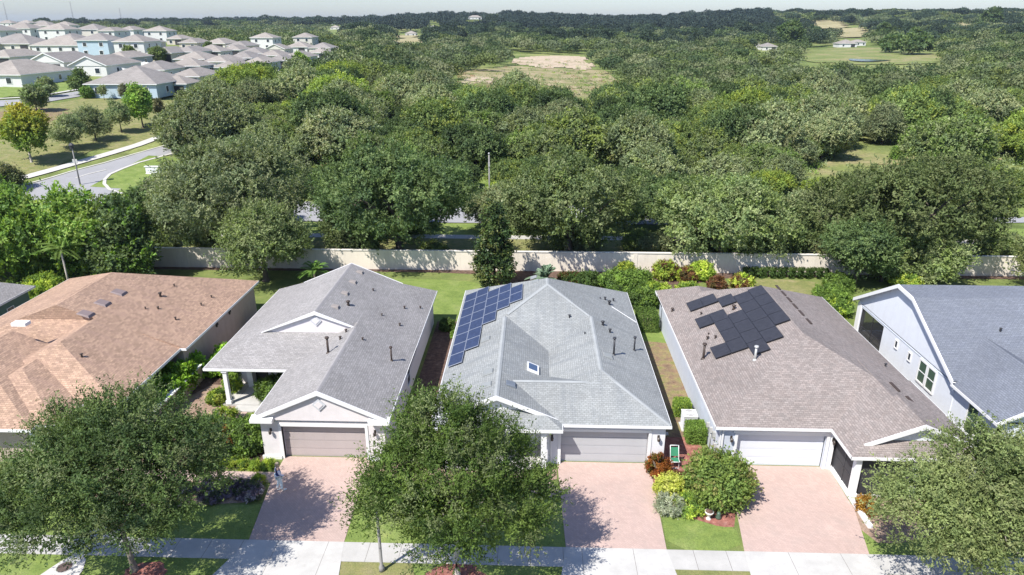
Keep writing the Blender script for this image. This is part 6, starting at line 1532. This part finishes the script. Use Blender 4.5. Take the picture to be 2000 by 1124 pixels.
# undergrowth between the wood trees and along the verge
def undergrowth():
    rg = np.random.default_rng(8); P = []; C = []; S = []
    cols = np.array(OLIVE+GRN+LIME[2:]+GREYG+((.22, .15, .09), (.26, .20, .12)))
    for _ in range(7300):
        px = rg.uniform(-40, 2040); py = 150+260*rg.random()**1.0
        if _ > 6500: px = rg.uniform(870, 1215); py = rg.uniform(118, 240)
        if (blocked(px, py) and rg.random() > (.8 if (860 < px < 1220 and py < 245) else .05)): continue
        if px < 350: continue
        X, Y = onT(px, py)
        if Y < 94: continue
        n = 34; r = rg.uniform(.6, 1.7); c = cols[rg.integers(len(cols))]*rg.uniform(.8, 1.3)
        u = unit(rg.normal(size=(n, 3))); u[:, 2] = np.abs(u[:, 2])
        P.append(np.array([X, Y, hT(X, Y)])+u*np.array([r, r, r*.8])*(.6+.5*rg.random((n, 1)))); C.append(np.tile(c, (n, 1))); S.append(np.full(n, .42))
    P = np.concatenate(P); C = np.concatenate(C); S = np.concatenate(S); n = len(P)
    me = leafmesh('undergrowth', P, unit(rg.normal(size=(n, 3))+[0, 0, .6]), None, unit(rg.normal(size=(n, 3))+[0, 0, .8]), S, S*.55, C*(1+.2*rg.uniform(-1, 1, (n, 1))), M['leaf'])
    o = bpy.data.objects.new('undergrowth', me); COL.objects.link(o); o['kind'] = 'stuff'
undergrowth()
# single trees one can tell apart
def wtree(px, py, R, H, k, label, z0=.4, cols=None, seed=0, leaf=(.32, .17), ncl=240, mat=None, topc=None, bark='bark_dark'):
    X, Y = onT(px, py); R *= .72; H *= .88; L = lobeset(seed, 7, R, H, z0)
    c = crown('crown', L, seed, ncl, 13, 8, .4+R*.1, leaf, .1+R*.08, cols, mat=mat, up=.3, cut=-.6, shell=.62, topc=topc); t = trunkmesh('trunk', z0+H*.3, .06+R*.04, L, seed, M[bark], 5, (0, 0), 1)
    return plant('lone_tree', label, 'tree', c, t, (X, Y, hT(X, Y)-.05))
wtree(1722, 283, 4.9, 9.0, 1, 'big round grey-green tree standing alone beside the meadow on the right', .2, GREYG, 601, ncl=330)
wtree(1088, 262, 4.4, 8.6, 0, 'dark round tree standing by the end of the central clearing', .3, OLIVE+DEEP[:1], 602)
wtree(1190, 222, 4.6, 6.0, 1, 'pale grey-green bushy tree right of the central clearing', .2, GREYG, 603)
wtree(1750, 312, 1.4, 2.3, 0, 'small bright green bush on the meadow at the right', .1, FRESH, 604, leaf=(.2, .12), ncl=70, mat=M['leafbright'])
wtree(1410, 352, 2.6, 4.0, 0, 'yellow-green bushy tree between the oaks and the wood', .1, LIME[2:]+FRESH, 605, ncl=120, mat=M['leafbright'])
# young trees on the left slope
wtree(62, 318, 4.0, 8.3, 0, 'young tree with yellow top and green base beside the curving sidewalk', 1.0, ((.13, .19, .04), (.10, .16, .035)), 611, leaf=(.3, .2), ncl=250, mat=M['leafbright'], topc=(3.5, 8.5, (.36, .30, .05)), bark='bark_pale')
wtree(140, 292, 3.0, 5.8, 0, 'grey-green young oak, left of a touching pair on the slope', .3, GREYG, 612, leaf=(.22, .10), ncl=190)
wtree(188, 276, 3.1, 6.3, 0, 'grey-green young oak, right of a touching pair on the slope', .3, GREYG, 613, leaf=(.22, .10), ncl=190)
wtree(238, 260, 2.5, 5.6, 0, 'darker grey-green young oak between the pair and the bright maple', .8, GREYG+DEEP[:1], 614, leaf=(.22, .10), ncl=150)
wtree(280, 251, 3.0, 7.4, 0, 'bright green conical young maple near the wood edge', 1.2, FRESH, 615, leaf=(.32, .2), ncl=200, mat=M['leafbright'])
wtree(315, 240, 1.4, 3.8, 0, 'thin brownish young tree right of the bright maple', 1.0, ((.15, .14, .08), (.12, .12, .065)), 616, leaf=(.2, .1), ncl=50)
wtree(73, 219, 2.6, 5.6, 0, 'small dark tree on the bare slope below the upper road', .2, GREYG+DEEP, 617, ncl=130)
wtree(94, 190, 2.3, 4.3, 0, 'small round tree on the lawn above the upper road', .2, GREYG, 618, ncl=110)
wtree(161, 186, 2.6, 6.3, 0, 'dark green tree by the corner of the long pale blue bungalow', .3, DEEP+OLIVE[:1], 619, ncl=140)
wtree(172, 193, 1.3, 2.5, 0, 'small bright bush at the left corner of the long pale blue bungalow', .1, FRESH, 620, ncl=60)
wtree(204, 196, .9, 2.6, 0, 'thin young tree in front of the long pale blue bungalow', .8, GREYG, 621, ncl=40, leaf=(.2, .1))
wtree(245, 199, 1.2, 3.4, 0, 'pale sparse tree in front of the right half of the blue bungalow', .6, ((.17, .17, .11), (.14, .15, .09)), 622, ncl=60, leaf=(.2, .1))
wtree(8, 372, 2.8, 3.6, 0, 'brownish green bush at the left edge below the road', .1, ((.09, .11, .045), (.11, .11, .05)), 623, ncl=130)
wtree(410, 108, 2.6, 5.0, 0, 'dark tree between the small houses of the far suburb', .2, DEEP, 624, ncl=60, leaf=(.5, .3))
wtree(255, 115, 2.4, 4.6, 0, 'dark shrub tree in front of the white two-storey house', .2, OLIVE, 625, ncl=60, leaf=(.5, .3))
wtree(310, 122, 3.2, 4.6, 0, 'bushy tree in front of the beige bungalow', .2, OLIVE, 626, ncl=70, leaf=(.5, .3))
wtree(505, 168, 3.2, 6.5, 0, 'dark tree at the wood edge under the suburb', .2, DEEP, 627, ncl=110, leaf=(.4, .2))
wtree(590, 160, 3.6, 9.5, 0, 'tall bright conical tree at the wood edge right of the suburb', .3, FRESH, 628, ncl=160, leaf=(.4, .22), mat=M['leafbright'])
wtree(1445, 0, 0, 0, 0, '', 0) if False else None
for i, (px, py, R, H, lab) in enumerate(((1780, 108, 11, 13, 'broad dark parkland tree on the meadow beyond the pond'), (1740, 104, 8, 10, 'smaller parkland tree left of the broad one beyond the pond'), (1540, 100, 11, 20, 'tall dark tree beside the half hidden white house'), (1930, 62, 12, 22, 'tall pine-like tree breaking the skyline at the far right'), (1725, 84, 9, 14, 'very dark tree right of the long white house'))):
    wtree(px, py, R, H, 0, lab, .15*H, DEEP, 640+i, leaf=(1.6, .9), ncl=110)

# ------------------------------------------------------------------ haze, sky, sun, camera
def haze():
    m = bpy.data.materials.new('haze_air'); m.use_nodes = True; nt = m.node_tree
    for n in list(nt.nodes): nt.nodes.remove(n)
    o = nt.nodes.new('ShaderNodeOutputMaterial'); v = nt.nodes.new('ShaderNodeVolumePrincipled')
    v.inputs['Color'].default_value = (.70, .83, 1.0, 1); v.inputs['Density'].default_value = HAZE; v.inputs['Anisotropy'].default_value = .3
    nt.links.new(v.outputs[0], o.inputs['Volume'])
    mb = MB(); mb.box(-5400, 5400, -400, 5800, -2, 75); ob = mb.build('haze', m); ob['kind'] = 'stuff'
HAZE = .00009
haze()
AZ = radians(42); EL = radians(53)   # shadows fall to +X,+Y
w = bpy.data.worlds.new('World'); SC.world = w; w.use_nodes = True; nt = w.node_tree
for n in list(nt.nodes): nt.nodes.remove(n)
ow = nt.nodes.new('ShaderNodeOutputWorld'); bg = nt.nodes.new('ShaderNodeBackground'); sky = nt.nodes.new('ShaderNodeTexSky')
sky.sky_type = 'NISHITA'; sky.sun_disc = False; sky.sun_elevation = EL; sky.sun_rotation = AZ+pi; sky.air_density = 1.0; sky.dust_density = .7; sky.ozone_density = 2.2
bg.inputs['Strength'].default_value = .095; nt.links.new(mixc(nt, 1, sky.outputs[0], (.90, .95, 1.12), 'MULTIPLY'), bg.inputs[0]); nt.links.new(bg.outputs[0], ow.inputs[0])
sl_ = bpy.data.lights.new('sun', 'SUN'); sl_.energy = 4.6; sl_.angle = radians(.53); sl_.color = (1, .955, .88)
so = bpy.data.objects.new('sun', sl_); COL.objects.link(so)
d = Vector((sin(AZ)*cos(EL), cos(AZ)*cos(EL), -sin(EL))); so.rotation_euler = d.to_track_quat('-Z', 'Y').to_euler(); so.location = (0, 0, 60)
cam = bpy.data.cameras.new('camera'); cam.sensor_width = 36; cam.lens = FPX/2000*36; cam.clip_start = .5; cam.clip_end = 30000
co = bpy.data.objects.new('camera', cam); COL.objects.link(co); co.location = (0, 0, CH); co.rotation_euler = (pi/2-PITCH, 0, PSI); SC.camera = co
SC.view_settings.view_transform = 'Standard'; SC.view_settings.look = 'None'; SC.view_settings.exposure = .79; SC.view_settings.gamma = 1
SC.render.resolution_x = 1024; SC.render.resolution_y = 575
